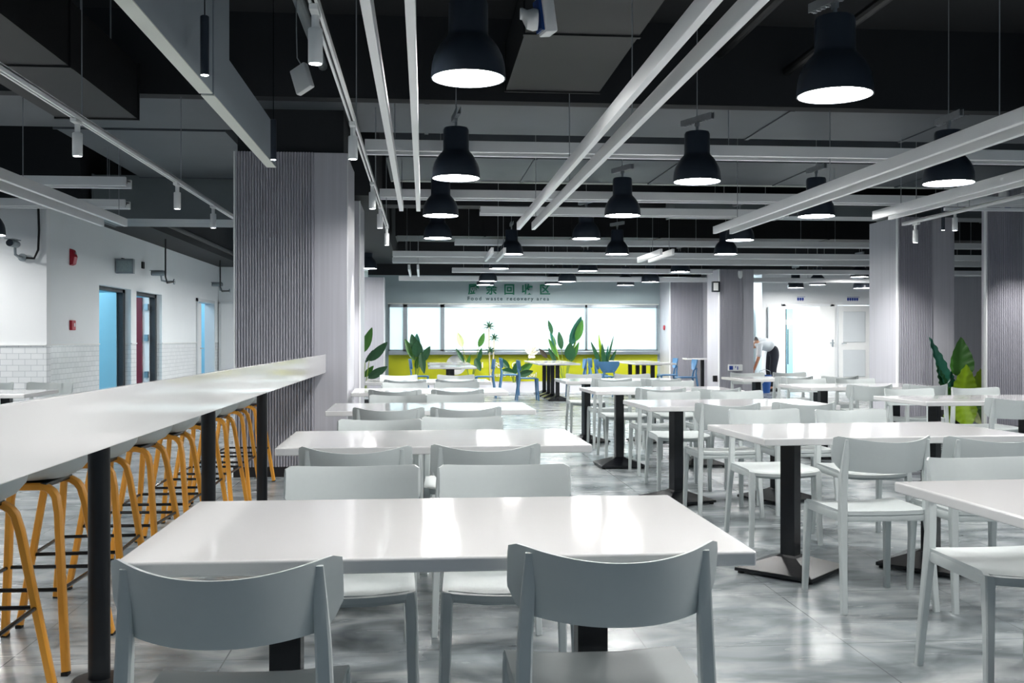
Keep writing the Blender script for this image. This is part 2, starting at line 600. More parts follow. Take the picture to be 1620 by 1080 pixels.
# rear right walls with their doors
DY = 25.5
wr = MB()
wr.box(8.72, 16.9, DY, DY + 0.15, 2.12, 2.95)
wr.box(8.72, 9.24, DY, DY + 0.15, 0, 2.12)
wr.box(10.62, 10.74, DY, DY + 0.15, 0, 2.12)
wr.box(11.62, 16.9, DY, DY + 0.15, 0, 2.12)
struct('wall_back_right', wr, M['wallpaint'], smooth=0)
struct('wall_right', MB().box(16.9, 17.05, 5, 31, 0, 4.0), M['greywall'], smooth=0)
rr = MB()
rr.box(8.0, 12.5, 29.0, 29.1, 0, 2.9).box(7.0, 7.1, 24.2, 29.1, 0, 2.9).box(8.72, 8.8, 25.65, 29.0, 0, 2.9).box(12.4, 12.5, 25.65, 29.0, 0, 2.9).box(7.0, 12.5, 25.65, 29.1, 2.9, 3.0).box(7.0, 8.72, 28.2, 28.3, 0, 2.9)
struct('wall_rear_rooms', rr, M['wallpaint'], smooth=0)
struct('trim_3', MB().box(8.5, 8.56, 26.0, 26.2, 0, 2.15), mat('green_edge_post', rgb(28, 96, 96), 0.4, noise=((5, 5, 5), 0.1)), smooth=0)
struct('trim_4', MB().box(8.58, 8.66, 26.0, 26.2, 0, 2.15), M['wallpaint'], smooth=0)
d5 = door(5)
MB().box(9.24, 9.34, DY - 0.03, DY + 0.15, 0, 2.14).box(10.54, 10.64, DY - 0.03, DY + 0.15, 0, 2.14).box(9.24, 10.64, DY - 0.03, DY + 0.15, 2.08, 2.16).build('door_frame', M['wallpaint'], d5, smooth=0, bevel=0.006)
MB().box(8.86, 9.26, DY - 0.12, DY - 0.07, 0.02, 2.08).build('door_leaf', M['white'], d5, smooth=0, bevel=0.006)
MB().box(10.2, 10.62, DY - 0.14, DY - 0.09, 0.02, 2.08).build('door_leaf', M['white'], d5, smooth=0, bevel=0.006)
MB().cyl((10.55, DY - 0.14, 1.13), (10.55, DY - 0.22, 1.13), 0.014).box(10.45, 10.56, DY - 0.23, DY - 0.21, 1.12, 1.145).box(10.53, 10.57, DY - 0.15, DY - 0.135, 1.03, 1.22).build('door_handle', M['camgrey'], d5)
d6 = door(6)
MB().box(9.34, 9.62, 26.6, 26.63, 0.02, 2.05).build('door_leaf', M['white'], d6, smooth=0)
MB().box(9.64, 9.96, 26.6, 26.62, 0.05, 2.05).build('glass_leaf', M['glass'], d6, smooth=0)
MB().cyl((9.72, 26.55, 0.55), (9.72, 26.55, 1.5), 0.014).cyl((9.8, 26.55, 0.55), (9.8, 26.55, 1.5), 0.014).box(9.755, 9.775, 26.58, 26.63, 0.05, 2.05).build('door_handle', M['screen'], d6)
MB().box(9.62, 9.98, 26.58, 26.63, 1.62, 1.76).build('door_rail', M['white'], d6, smooth=0)
MB().box(9.98, 10.3, 26.55, 26.6, 0.02, 2.06).build('door_panel', M['white'], d6, smooth=0)
d7 = door(7)
pf = MB().box(10.76, 11.6, DY - 0.02, DY + 0.05, 0.02, 2.1)
pf.build('door_leaf', M['white'], d7, smooth=0, bevel=0.006)
MB().box(10.88, 11.48, DY - 0.035, DY - 0.02, 1.15, 1.95).box(10.88, 11.48, DY - 0.035, DY - 0.02, 0.25, 0.95).build('door_panel', M['groove'], d7, smooth=0, bevel=0.01)
MB().cyl((10.85, DY - 0.03, 1.12), (10.85, DY - 0.09, 1.12), 0.012).box(10.84, 10.95, DY - 0.1, DY - 0.085, 1.11, 1.13).build('door_handle', M['camgrey'], d7)


# ---- clad pillars: fluted panel on the left of the front, smooth board on its right
def fluted(x0, x1, y, z0, z1, pitch=0.0245, depth=0.02):
    n = max(2, int(round((x1 - x0) / pitch)))
    p = (x1 - x0) / n
    pts = []
    for i in range(n):
        a = x0 + i * p
        pts += [(a, y), (a + p * 0.16, y - depth), (a + p * 0.56, y - depth), (a + p * 0.72, y)]
    pts.append((x1, y))
    pts += [(x1, y + 0.02), (x0, y + 0.02)]
    mb = MB()
    k = len(pts)
    vs = [(u, v, z0) for u, v in pts] + [(u, v, z1) for u, v in pts]
    fs = [(i, (i + 1) % k, (i + 1) % k + k, i + k) for i in range(k)]
    return mb.add(vs, fs)


def pillar(x0, x1, y0, y1, zt, split, label):
    o = D.objects.new('pillar', None)
    COL.objects.link(o)
    o['kind'] = 'structure'
    o['label'] = label
    MB().box(x0, x1, y0 + 0.02, y1, 0.09, zt).build('core', M['clad'], o, smooth=0, bevel=0.004)
    if split:
        fluted(x0 + 0.012, split, y0, 0.09, zt).build('fluted_panel', M['flute'], o, smooth=0)
        MB().box(split, x1 + 0.004, y0 - 0.004, y0 + 0.03, 0.09, zt).build('smooth_board', M['clad'], o, smooth=0, bevel=0.003)
    MB().box(x0 - 0.004, x0 + 0.012, y0 - 0.016, y0 + 0.04, 0.09, zt).build('corner_strip', M['bar'], o, smooth=0)
    MB().box(x1 - 0.006, x1 + 0.008, y0 + 0.01, y0 + 0.04, 0.09, zt).build('corner_strip', M['bar'], o, smooth=0)
    MB().box(x0 - 0.006, x1 + 0.008, y0 - 0.02, y1, 0, 0.09).build('skirting', M['base'], o, smooth=0)
    return o


pillar(-1.685, -0.69, 9.22, 10.25, 2.91, -0.98, 'grey pillar with fluted front that the white bar ledge runs into')
pillar(-1.75, -0.785, 12.6, 13.6, 2.94, None, 'grey pillar just behind the one at the end of the bar ledge')
pillar(-1.75, -0.87, 22.5, 23.3, 2.6, None, 'grey pillar beside the left end of the bright serving window')
pillar(6.64, 7.47, 13.7, 14.6, 2.95, 7.15, 'fluted pillar with a spotlit side, left of the big leafy plant')
pillar(7.36, 9.6, 12.7, 12.8, 3.25, 7.87, 'fluted wall panel right of the big leafy plant, under a round camera')
pillar(5.68, 6.6, 23.0, 24.0, 2.62, 6.46, 'fluted pillar at the right end of the serving window')
pillar(6.19, 6.93, 20.8, 21.7, 2.7, 6.69, 'fluted pillar with a white box on its front beside the bending person')
pillar(10.35, 11.4, 19.7, 20.6, 2.5, None, 'far grey pillar seen through the gap between the two fluted faces')
# soffits, beams
struct('beam', MB().box(-12, 17, 8.72, 8.88, 3.29, 4.0), M['beam'], smooth=0)  # separate black front: shade on the grey duct's front face, put into colour
struct('beam', MB().box(-5.2, -4.3, 13.42, 25.3, 3.0, 4.0), M['beam'], smooth=0)
struct('beam', MB().box(-12, -4.3, 13.15, 13.42, 3.0, 4.0), M['beam'], smooth=0)
struct('beam', MB().box(-1.95, -0.6, 12.55, 24.0, 3.0, 4.0), M['beam'], smooth=0)
struct('beam', MB().box(-1.3, 6.7, 24.0, 24.2, 2.74, 4.0), M['beam'], smooth=0)
struct('beam', MB().box(6.7, 17, 25.4, 25.6, 2.95, 4.0), M['beam'], smooth=0)
struct('beam', MB().box(-1.6, -0.75, 10.22, 10.3, 2.9, 3.3).box(-1.66, -0.72, 9.25, 10.22, 2.9, 3.3), M['beam'], smooth=0)
struct('beam', MB().box(-12, 17, 14.9, 15.3, 3.2, 4.0), M['beam'], smooth=0)

# ------------------------------------------------------------------ chairs
CW = 0.23


def backrest_mesh():
    nt, nz = 28, 6
    th = 0.013
    mb = MB()
    outer, inner = [], []

    def prof(t):
        a = abs(t)
        y = -0.27 + 0.15 * a ** 2.1
        top = 0.774 + 0.024 * a * a
        bot = 0.632 + 0.008 * a * a
        if a > 0.86:
            k = (a - 0.86) / 0.14
            bot += 0.05 * k ** 1.4
            top -= 0.012 * k ** 3
        return y, top, bot
    rings = []
    for i in range(nt + 1):
        t = -1 + 2 * i / nt
        y, top, bot = prof(t)
        y2, _, _ = prof(min(1, t + 0.01))
        y1, _, _ = prof(max(-1, t - 0.01))
        tx = Vector((0.02 * CW, y2 - y1, 0)).normalized()
        nrm = Vector((-tx.y, tx.x, 0))
        if nrm.y < 0:
            nrm = -nrm
        ring = []
        for k in range(nz + 1):
            s = k / nz
            z = bot + (top - bot) * s
            tilt = -0.038 * (z - 0.63) / 0.15
            h = th / 2 * (1 if 0 < k < nz else 0.55)
            ring.append((CW * t, y + tilt, z, nrm * h))
        loop = [(x + n.x, y_ + n.y, z) for x, y_, z, n in ring] + [(x - n.x, y_ - n.y, z) for x, y_, z, n in reversed(ring)]
        rings.append(loop)
    mb.loft(rings)
    return mb


def seat_mesh(w0=0.208, w1=0.218, y0=-0.2, y1=0.215, zt=0.455, th=0.018, dip=0.014):
    nx, ny = 14, 12
    top, bot = [], []
    for j in range(ny + 1):
        v = j / ny
        for i in range(nx + 1):
            u = -1 + 2 * i / nx
            w = w0 + (w1 - w0) * v
            y = y0 + (y1 - y0) * v
            if abs(u) > 0.9:
                e = (abs(u) - 0.9) / 0.1
                if j == 0:
                    y += 0.02 * e * e
                if j == ny:
                    y -= 0.02 * e * e
            z = zt - dip * (1 - u * u) * min(1, 0.25 + 1.1 * v) - (0.012 * max(0, (v - 0.85) / 0.15) ** 2)
            top.append((u * w, y, z))
            bot.append((u * w * 0.985, y, z - th))
    n = len(top)
    fs = []
    for j in range(ny):
        for i in range(nx):
            a = j * (nx + 1) + i
            q = (a, a + 1, a + nx + 2, a + nx + 1)
            fs.append(q)
            fs.append(tuple(n + x for x in reversed(q)))
    border = list(range(nx + 1)) + [j * (nx + 1) + nx for j in range(1, ny + 1)] + [ny * (nx + 1) + i for i in range(nx - 1, -1, -1)] + [j * (nx + 1) for j in range(ny - 1, 0, -1)]
    for k in range(len(border)):
        a, b = border[k], border[(k + 1) % len(border)]
        fs.append((a, a + n, b + n, b))
    return MB().add(top + bot, fs)


def make_chair():
    r = thing('dining_chair', 'x', 'chair')
    m = M['chair']
    seat_mesh().build('seat', m, r, smooth=40)
    fr = MB()
    fr.sweep([(-0.2, 0.192, 0.428), (-0.08, 0.196, 0.417), (0.08, 0.196, 0.417), (0.2, 0.192, 0.428)], 0.02, 0.036, (0, 1, 0))
    fr.sweep([(-0.192, -0.185, 0.42), (0.192, -0.185, 0.42)], 0.02, 0.032, (0, 1, 0))
    for s in (-1, 1):
        fr.sweep([(s * 0.2, -0.19, 0.424), (s * 0.203, 0.19, 0.424)], 0.02, 0.04, (1, 0, 0))
    fr.build('seat_frame', m, r, smooth=40)
    backrest_mesh().build('backrest', m, r, smooth=40)
    for s in (-1, 1):
        MB().sweep([(s * 0.212, 0.215, 0), (s * 0.206, 0.205, 0.25), (s * 0.203, 0.196, 0.40), (s * 0.2, 0.19, 0.438)], [0.026, 0.031, 0.036, 0.038], [0.026, 0.032, 0.04, 0.042], (1, 0, 0)).build('leg', m, r, smooth=40)
        MB().sweep([(s * 0.218, -0.245, 0), (s * 0.210, -0.218, 0.24), (s * 0.203, -0.196, 0.42), (s * 0.2, -0.192, 0.52), (s * 0.196, -0.193, 0.62), (s * 0.192, -0.203, 0.70), (s * 0.191, -0.217, 0.78)], [0.026, 0.03, 0.034, 0.034, 0.032, 0.028, 0.016], [0.026, 0.034, 0.042, 0.036, 0.03, 0.022, 0.008], (1, 0, 0)).build('leg', m, r, smooth=40)
    return r


CHAIRS = [('T', 1, 'near', 0, -0.398, 2.274), ('T', 1, 'near', 1, 0.418, 2.356), ('T', 1, 'far', 0, -0.244, 3.383), ('T', 1, 'far', 1, 0.280, 3.371),
          ('T', 2, 'near', 0, -0.281, 4.397), ('T', 2, 'near', 1, 0.264, 4.442), ('T', 2, 'far', 0, -0.241, 5.45), ('T', 2, 'far', 1, 0.22, 5.6),
          ('T', 3, 'near', 0, -0.223, 6.78), ('T', 3, 'near', 1, 0.277, 6.787), ('T', 3, 'far', 0, -0.202, 7.92), ('T', 3, 'far', 1, 0.254, 7.99),
          ('T', 4, 'near', 0, -0.249, 9.1), ('T', 4, 'near', 1, 0.297, 9.1), ('T', 4, 'far', 0, -0.19, 10.228), ('T', 4, 'far', 1, 0.34, 10.28),
          ('T', 5, 'near', 0, -0.201, 11.3), ('T', 5, 'near', 1, 0.36, 11.33), ('T', 5, 'far', 0, -0.307, 12.403), ('T', 5, 'far', 1, 0.4, 12.43),
          ('R', 1, 'near', 0, 2.091, 4.633), ('R', 1, 'near', 1, 2.602, 4.588), ('R', 1, 'far', 0, 2.151, 6.08), ('R', 1, 'far', 1, 2.675, 5.99),
          ('R', 2, 'near', 0, 2.115, 7.05), ('R', 2, 'near', 1, 2.682, 7.1), ('R', 2, 'far', 0, 2.109, 8.26), ('R', 2, 'far', 1, 2.685, 8.33),
          ('R', 3, 'near', 0, 2.15, 9.2), ('R', 3, 'near', 1, 2.67, 9.22), ('R', 3, 'far', 0, 2.076, 10.45), ('R', 3, 'far', 1, 2.646, 10.43),
          ('R', 4, 'near', 0, 2.12, 11.45), ('R', 4, 'near', 1, 2.68, 11.42), ('R', 4, 'far', 0, 2.043, 12.68), ('R', 4, 'far', 1, 2.66, 12.6),
          ('Q', 1, 'far', 0, 2.09, 3.44),
          ('S', 2, 'near', 0, 4.470, 7.48), ('S', 2, 'far', 0, 4.346, 8.58), ('S', 2, 'far', 1, 5.05, 8.72),
          ('S', 3, 'near', 0, 4.35, 9.72), ('S', 3, 'near', 1, 4.95, 9.78), ('S', 3, 'far', 0, 4.277, 10.84), ('S', 3, 'far', 1, 4.84, 10.84),
          ('S', 4, 'near', 0, 4.411, 11.9), ('S', 4, 'near', 1, 4.994, 11.95), ('S', 4, 'far', 0, 4.270, 12.9), ('S', 4, 'far', 1, 4.864, 12.95)]
COLNAME = {'T': 'beside the bar ledge', 'R': 'in the middle column', 'S': 'towards the fluted pillars'}
COLSHORT = {'T': 'by the bar ledge', 'R': 'in the middle column', 'S': 'by the fluted pillars'}
chair = Maker(make_chair())
for c, r, side, i, x, y in CHAIRS:
    rz = (0 if side == 'near' else PI) + random.uniform(-0.02, 0.02)
    lr = 'left' if i == 0 else 'right'
    if c == 'Q':
        lab = 'grey plastic chair tucked under the cut-off table in the right foreground'
    elif c == 'S' and r == 2 and side == 'near':
        lab = 'grey plastic chair seen from behind at the front table by the fluted pillars'
    else:
        rr_ = r if c != 'S' else r - 1
        who = 'seen from behind' if side == 'near' else 'facing the camera'
        lab = 'grey plastic chair %s, %s one at the %s table %s' % (who, lr, ORD[rr_], COLSHORT[c])
    chair.put((x, y, 0), rz, lab, {'T': 'chairs at the tables by the bar ledge', 'R': 'chairs at the middle tables', 'Q': 'chairs at the middle tables', 'S': 'chairs at the tables by the fluted pillars'}[c])
for x, y, rz, lab in ((-3.83, 10.62, PI, 'grey plastic chair behind the bar ledge, right one facing the camera'), (-4.42, 10.62, PI, 'grey plastic chair behind the bar ledge, left one facing the camera'), (-4.02, 9.0, 0, 'grey plastic chair behind the bar ledge seen from behind')):
    chair.put((x, y, 0), rz, lab, 'chairs in the left hall')


def make_blue_chair():
    r = thing('cafe_chair', 'x', 'chair')
    m = M['blue']
    seat_mesh(0.17, 0.2, -0.18, 0.2, 0.455, 0.024, 0.008).build('seat', m, r, smooth=40)
    # flared back panel, waisted towards the seat
    rings = []
    for k in range(9):
        s = k / 8
        z = 0.60 + 0.21 * s
        w = 0.105 + 0.095 * min(1, s * 1.5) ** 0.8 - (0.012 if k == 8 else 0)
        ring = []
        for i in range(11):
            t = -1 + 2 * i / 10
            ring.append((w * t, -0.205 + 0.05 * t * t - 0.03 * s, z))
        rings.append([(x, y + 0.008, z_) for x, y, z_ in ring] + [(x, y - 0.008, z_) for x, y, z_ in reversed(ring)])
    MB().loft(rings).build('backrest', m, r, smooth=40)
    for s in (-1, 1):
        MB().sweep([(s * 0.19, 0.195, 0), (s * 0.175, 0.17, 0.445)], [0.028, 0.04], [0.028, 0.04], (1, 0, 0)).build('leg', m, r, smooth=40)
        MB().sweep([(s * 0.185, -0.24, 0), (s * 0.15, -0.18, 0.43), (s * 0.11, -0.18, 0.52), (s * 0.085, -0.205, 0.64)], [0.026, 0.038, 0.034, 0.03], [0.026, 0.04, 0.032, 0.024], (1, 0, 0)).build('leg', m, r, smooth=40)
    return r


blue = Maker(make_blue_chair())
for x, y, rz, lab in ((2.1, 20.3, -PI / 2, 'blue cafe chair at the near left side of the central long table'),
                      (1.9, 22.3, -PI / 2, 'blue cafe chair at the far left side of the central long table'),
                      (1.28, 21.3, PI / 2, 'blue cafe chair right of the small white table, back turned to the lettering'),
                      (-0.08, 21.6, -PI / 2, 'blue cafe chair left of the small white table, under the dark leaves'),
                      (3.25, 21.4, PI / 2, 'blue cafe chair at the right side of the central long table'),
                      (3.88, 22.3, -PI / 2, 'blue cafe chair left of the right long table, farther of two'),
                      (3.82, 21.1, -PI / 2, 'blue cafe chair left of the right long table, nearer of two'),
                      (3.48, 19.0, 0.0, 'blue cafe chair with its wide back squarely towards the camera'),
                      (5.35, 21.9, PI / 2, 'blue cafe chair right of the right long table, farther of two'),
                      (5.4, 20.5, PI / 2, 'blue cafe chair right of the right long table, nearer of two')):
    blue.put((x, y, 0), rz, lab, 'blue cafe chairs near the serving wall')


# ------------------------------------------------------------------ tables
def make_table(w=1.43, d=0.84, off=0.40, a=0.0, name='dining_table'):
    r = thing(name, 'x', 'table')
    MB().box(-w / 2, w / 2, -d / 2, d / 2, 0.715, 0.75).build('tabletop', M['table'], r, smooth=0, bevel=0.006, seg=3)
    for s in (-1, 1):
        m4 = Matrix.Translation((s * off, 0, 0)) @ Matrix.Rotation(a if s < 0 else a * 0.6 + 0.25 * (a != 0), 4, 'Z')
        col = MB().box(-0.04, 0.04, -0.04, 0.04, 0.05, 0.705, m4)
        col.box(-0.16, 0.16, -0.16, 0.16, 0.703, 0.7149, m4)
        col.build('column', M['black'], r, smooth=0, bevel=0.003)
        b = MB()
        hs = 0.215
        rings = []
        for q, z in ((hs, 0.012), (hs, 0.03), (0.06, 0.085), (0.045, 0.095)):
            rings.append([m4 @ Vector((x * q, y * q, z)) for x, y in ((-1, -1), (1, -1), (1, 1), (-1, 1))])
        b.loft(rings)
        bo = b.build('base', M['black'], r, smooth=0, bevel=0.002)
        ft = MB()
        for x, y in ((-1, -1), (1, -1), (1, 1), (-1, 1)):
            p = m4 @ Vector((x * hs * 0.88, y * hs * 0.88, 0))
            ft.cyl((p.x, p.y, 0), (p.x, p.y, 0.016), 0.018, 0.014, 10)
        ft.build('levelling_feet', M['rubber'], bo)
    return r


tabA = Maker(make_table(a=0.0))
tabB = Maker(make_table(a=0.72))
tabC = Maker(make_table(a=0.3))
TT = [('T', 1, 0.045, 2.675, 0.0, tabA), ('T', 2, 0.05, 4.99, 0.012, tabA), ('T', 3, 0.05, 7.3, 0.012, tabA), ('T', 4, 0.055, 9.62, 0.015, tabA), ('T', 5, 0.05, 11.85, 0.015, tabA),
      ('R', 1, 2.34, 5.24, 0.055, tabB), ('R', 2, 2.31, 7.55, 0.03, tabC), ('R', 3, 2.29, 9.7, 0.03, tabA), ('R', 4, 2.33, 11.95, 0.03, tabC),
      ('Q', 1, 2.33, 2.93, 0.05, tabB), ('S', 2, 4.56, 7.95, 0.045, tabB), ('S', 3, 4.55, 10.25, 0.045, tabA), ('S', 4, 4.55, 12.35, 0.03, tabC)]
for c, r, x, y, rz, mk in TT:
    if c == 'Q':
        lab = 'white table cut off by the right edge of the foreground'
    else:
        lab = 'white table on black pedestals, %s one %s' % (ORD[r if c != 'S' else r - 1], COLNAME[c])
    mk.put((x, y, 0), rz, lab, 'white dining tables')
tabA.put((-4.2, 9.62, 0), 0, 'white table in the left hall behind the bar ledge', 'white dining tables')
for x, y, lab in ((2.68, 20.56, 'white table of the central long pair before the lime wall, nearer one'), (2.68, 22.0, 'white table of the central long pair before the lime wall, farther one'),
                  (4.62, 20.56, 'white table of the right long pair before the lime wall, nearer one'), (4.62, 22.0, 'white table of the right long pair before the lime wall, farther one'),
                  (0.5, 18.2, 'small white table in front of the round white disc'), (0.5, 20.4, 'white table behind the small white table by the disc')):
    tabA.put((x, y, 0), PI / 2, lab, 'white tables before the lime wall')

# small ledge between the rear pillars
lg = thing('ledge_table', 'narrow white ledge on one black post beside the rear fluted pillar', 'ledge', (6.0, 22.0, 0))
MB().box(-0.24, 0.22, -0.2, 0.2, 0.775, 0.81).build('top', M['table'], lg, smooth=0, bevel=0.005)
MB().box(0.13, 0.2, -0.035, 0.035, 0, 0.775).build('post', M['black'], lg, smooth=0)

# ------------------------------------------------------------------ bar ledge and stools
bl = thing('bar_ledge', 'long glossy white bar ledge on black posts running to the fluted pillar', 'bar counter', (-1.165, 0, 0))
MB().box(0.271, 0.291, 0.6, 9.195, 0.932, 1.097).build('front_panel', M['table'], bl, smooth=0, bevel=0.003)
MB().box(-0.26, 0.27, 0.6, 9.195, 0.955, 0.99).build('worktop', M['table'], bl, smooth=0, bevel=0.004)
for y in (1.9, 3.76, 5.62, 7.45):
    p = MB().cyl((0, y, 0.012), (0, y, 0.955), 0.038, None, 24).build('post', M['postblack'], bl)
    MB().lathe([(0.0, 0), (0.095, 0), (0.095, 0.008), (0.088, 0.014), (0.0, 0.014)], (0, y, 0), 28).build('base_plate', M['postblack'], p)


def bent_frame(s):
    """inverted U: two splayed legs joined by a rounded bend under the seat"""
    pts = []

    def at(x, z):
        k = z / 0.685
        return (x, s * (0.255 - 0.135 * k), z)
    pts.append(at(-0.215, 0.012))
    pts.append(at(-0.18, 0.3))
    pts.append(at(-0.147, 0.58))
    for q in (0, 1, 2, 3, 4):
        a = PI - q * PI / 8
        pts.append(at(-0.075 + 0.065 * math.cos(a), 0.61 + 0.065 * math.sin(a)))
    for p in list(reversed(pts[:])):
        pts.append((-p[0], p[1], p[2]))
    return MB().sweep(pts, 0.036, 0.026, (0, 1, 0))


def make_stool():
    r = thing('bar_stool', 'x', 'stool')
    outer = [(0.0, 0.688), (0.07, 0.690), (0.13, 0.699), (0.175, 0.722), (0.205, 0.757), (0.216, 0.80)]
    inner = [(0.208, 0.801), (0.195, 0.762), (0.168, 0.732), (0.125, 0.712), (0.07, 0.702), (0.0, 0.70)]
    sh = MB().lathe(outer + inner, (0, 0, 0), 32, 1.0, 1.08)
    sh.v = [(x, y, z + 0.05 * max(0, abs(y) / 0.22) ** 2 * (1 if y < 0 else 0.6) * max(0, (z - 0.7) / 0.1)) for x, y, z in sh.v]
    sh.build('seat_shell', M['shell'], r, smooth=60)
    MB().box(-0.1, 0.1, -0.135, 0.135, 0.672, 0.6879).build('bracket', M['black'], r, smooth=0, bevel=0.002)
    for s in (-1, 1):
        fr = bent_frame(s).build('leg_frame', M['wood'], r, smooth=40)
        for q in (-1, 1):
            MB().box(q * 0.215 - 0.012, q * 0.215 + 0.012, s * 0.255 - 0.017, s * 0.255 + 0.017, 0, 0.013).build('foot_cap', M['rubber'], fr, smooth=0)
    z = 0.30
    k = z / 0.685
    X = 0.18
    Y = 0.255 - 0.135 * k
    fr = MB()
    for p, q in (((-X, -Y), (X, -Y)), ((X, -Y), (X, Y)), ((X, Y), (-X, Y)), ((-X, Y), (-X, -Y))):
        fr.cyl((p[0], p[1], z), (q[0], q[1], z), 0.008, None, 8)
    fr.build('footrest', M['black'], r)
    return r


stool = Maker(make_stool())
for i in range(10):
    y = 3.452 + 0.652 * i
    lab = 'grey and honey wood bar stool, %s from the camera along the bar ledge' % ORD[i + 1]
    if y > 9.0:
        break
    stool.put((-1.52, y, 0), random.uniform(-0.05, 0.05), lab, 'bar stools behind the ledge')

# ------------------------------------------------------------------ pendants
PROF = [(0.2, 0.0), (0.199, 0.03), (0.195, 0.075), (0.184, 0.12), (0.163, 0.162), (0.135, 0.2), (0.113, 0.222), (0.107, 0.24), (0.106, 0.40), (0.098, 0.418), (0.03, 0.425), (0.0, 0.425)]


def make_pendant():
    r = thing('pendant_lamp', 'x', 'lamp')
    inn = [(0.192, 0.0), (0.188, 0.075), (0.175, 0.12), (0.15, 0.16), (0.11, 0.2), (0.0, 0.21)]
    MB().lathe(list(reversed(inn)) + PROF, (0, 0, 0), 40).build('shade', M['shade'], r, smooth=40)
    MB().lathe([(0.0, 0.010), (0.19, 0.010), (0.191, 0.016), (0.0, 0.016)], (0, 0, 0), 40).build('diffuser', M['disc'], r, smooth=0)
    MB().cyl((0, 0, 0.42), (0, 0, 0.47), 0.012).cyl((0.0, 0, 0.55), (0.0, 0, 1.66), 0.004, None, 6).build('suspension_rod', M['galv'], r)
    st = MB()
    for s in (-1, 1):
        st.box(s * 0.016 - 0.003, s * 0.016 + 0.003, -0.2, 0.2, 0.5, 0.55)
    for k in range(11):
        st.box(-0.016, 0.016, -0.195 + k * 0.036, -0.18 + k * 0.036, 0.495, 0.5)
    st.box(-0.01, 0.01, -0.02, 0.02, 0.468, 0.5)
    st.box(-0.004, 0.004, -0.01, 0.01, 0.5, 0.56)
    st.build('mounting_strip', M['galv'], r, smooth=0)
    return r


pend = Maker(make_pendant())
PEND = [('left', 'front', 0.24, 5.43, 2.63), ('left', 'front', 0.27, 8.43, 2.57), ('left', 'front', 0.19, 11.26, 2.6), ('left', 'front', 0.2, 14.4, 2.66),
        ('middle', 'front', 2.2, 5.26, 2.54), ('middle', 'front', 2.3, 8.37, 2.56), ('middle', 'front', 2.2, 11.08, 2.6), ('middle', 'front', 2.28, 14.08, 2.64),
        ('right', 'front', 4.19, 7.77, 2.48), ('right', 'front', 4.27, 10.71, 2.57), ('right', 'front', 4.43, 13.89, 2.62),
        ('left', 'rear', 1.5, 17.24, 2.68), ('left', 'rear', 1.49, 19.95, 2.62), ('left', 'rear', 1.39, 21.85, 2.48), ('left', 'rear', 1.38, 22.65, 2.44),
        ('middle', 'rear', 3.3, 17.08, 2.68), ('middle', 'rear', 3.32, 20.3, 2.61), ('middle', 'rear', 3.12, 21.85, 2.48), ('middle', 'rear', 2.92, 22.65, 2.46),
        ('right', 'rear', 5.15, 16.92, 2.68), ('right', 'rear', 5.23, 20.3, 2.6), ('right', 'rear', 4.96, 21.85, 2.48), ('right', 'rear', 4.57, 22.65, 2.45)]
cnt = {}
for line, blk, x, y, z in PEND:
    k = (line, blk)
    cnt[k] = cnt.get(k, 0) + 1
    pend.put((x, y, z), random.uniform(-0.15, 0.15) + (0.35 if line == 'middle' else 0), 'black bell pendant lamp, %s along the %s line of the %s block' % (ORD[cnt[k]], line, blk), 'black pendant lamps')
for x, y, z, lab in ((-4.80, 11.6, 2.38, 'black bell pendant lamp cut by the left edge, before the white hall wall'),
                     (-1.15, 21.0, 2.68, 'black bell pendant lamp peeping out behind the fluted pillars at the left'),
                     (9.2, 24.4, 2.5, 'black bell pendant lamp over the open doorway, left of two'),
                     (9.4, 23.5, 2.53, 'black bell pendant lamp over the open doorway, right of two'),
                     (9.6, 21.6, 2.6, 'black bell pendant lamp beside the spotlit pillar, upper of two'),
                     (10.5, 23.5, 2.45, 'black bell pendant lamp beside the spotlit pillar, lower of two')):
    pend.put((x, y, z), 0, lab, 'black pendant lamps')
# unseen pendants: the grid carried on, plus lamps added to brighten walls and floor
for i, (x, y) in enumerate(((0.24, 2.4), (2.2, 2.3), (4.2, 2.0), (4.2, 4.9), (-3.6, 2.5), (-3.4, 4.6), (-3.5, 7.0), (-4.4, 5.4), (-4.4, 8.4), (6.9, 4.9), (6.9, 8.0), (-6.1, 12.5), (-6.6, 8.0), (-6.6, 6.0), (-2.75, 17.5), (-2.6, 21.2), (-2.3, 15.0), (-3.3, 19.3), (-2.9, 23.5), (8.2, 16.6), (9.9, 21.2), (10.7, 22.6))):
    pend.put((x, y, 2.6), 0, 'unseen black bell pendant lamp added for its light, outside the frame or behind a pillar', 'black pendant lamps')

DUCTS = [(-11.5, 16.5, 8.9, 10.2, 3.3, 3.62), (-0.42, 9.8, 11.55, 13.25, 3.3, 3.62), (-4.25, -1.97, 13.45, 14.4, 2.79, 3.35), (-3.0, -2.35, 0.5, 8.6, 3.05, 3.5), (0.7, 1.5, 0.5, 8.6, 3.35, 3.75),
         (5.4, 6.3, 0.5, 8.6, 3.25, 3.75), (3.6, 8.5, 14.3, 14.8, 3.02, 3.3), (-0.5, 14, 18.35, 19.45, 3.1, 3.6), (-3.6, -1.97, 10.25, 13.3, 3.3, 3.6)]


def top_at(x, y):
    z = 4.0
    for a, b, c_, d_, lo, hi in DUCTS:
        if a - 0.05 < x < b + 0.05 and c_ - 0.05 < y < d_ + 0.05:
            z = min(z, lo)
    if 8.65 < y < 8.9:
        z = min(z, 3.3)
    if 14.9 < y < 15.3:
        z = min(z, 3.2)
    return z


# ------------------------------------------------------------------ ceiling trunking (pairs of white sections, open between)
ZX, ZY = 2.575, 2.48


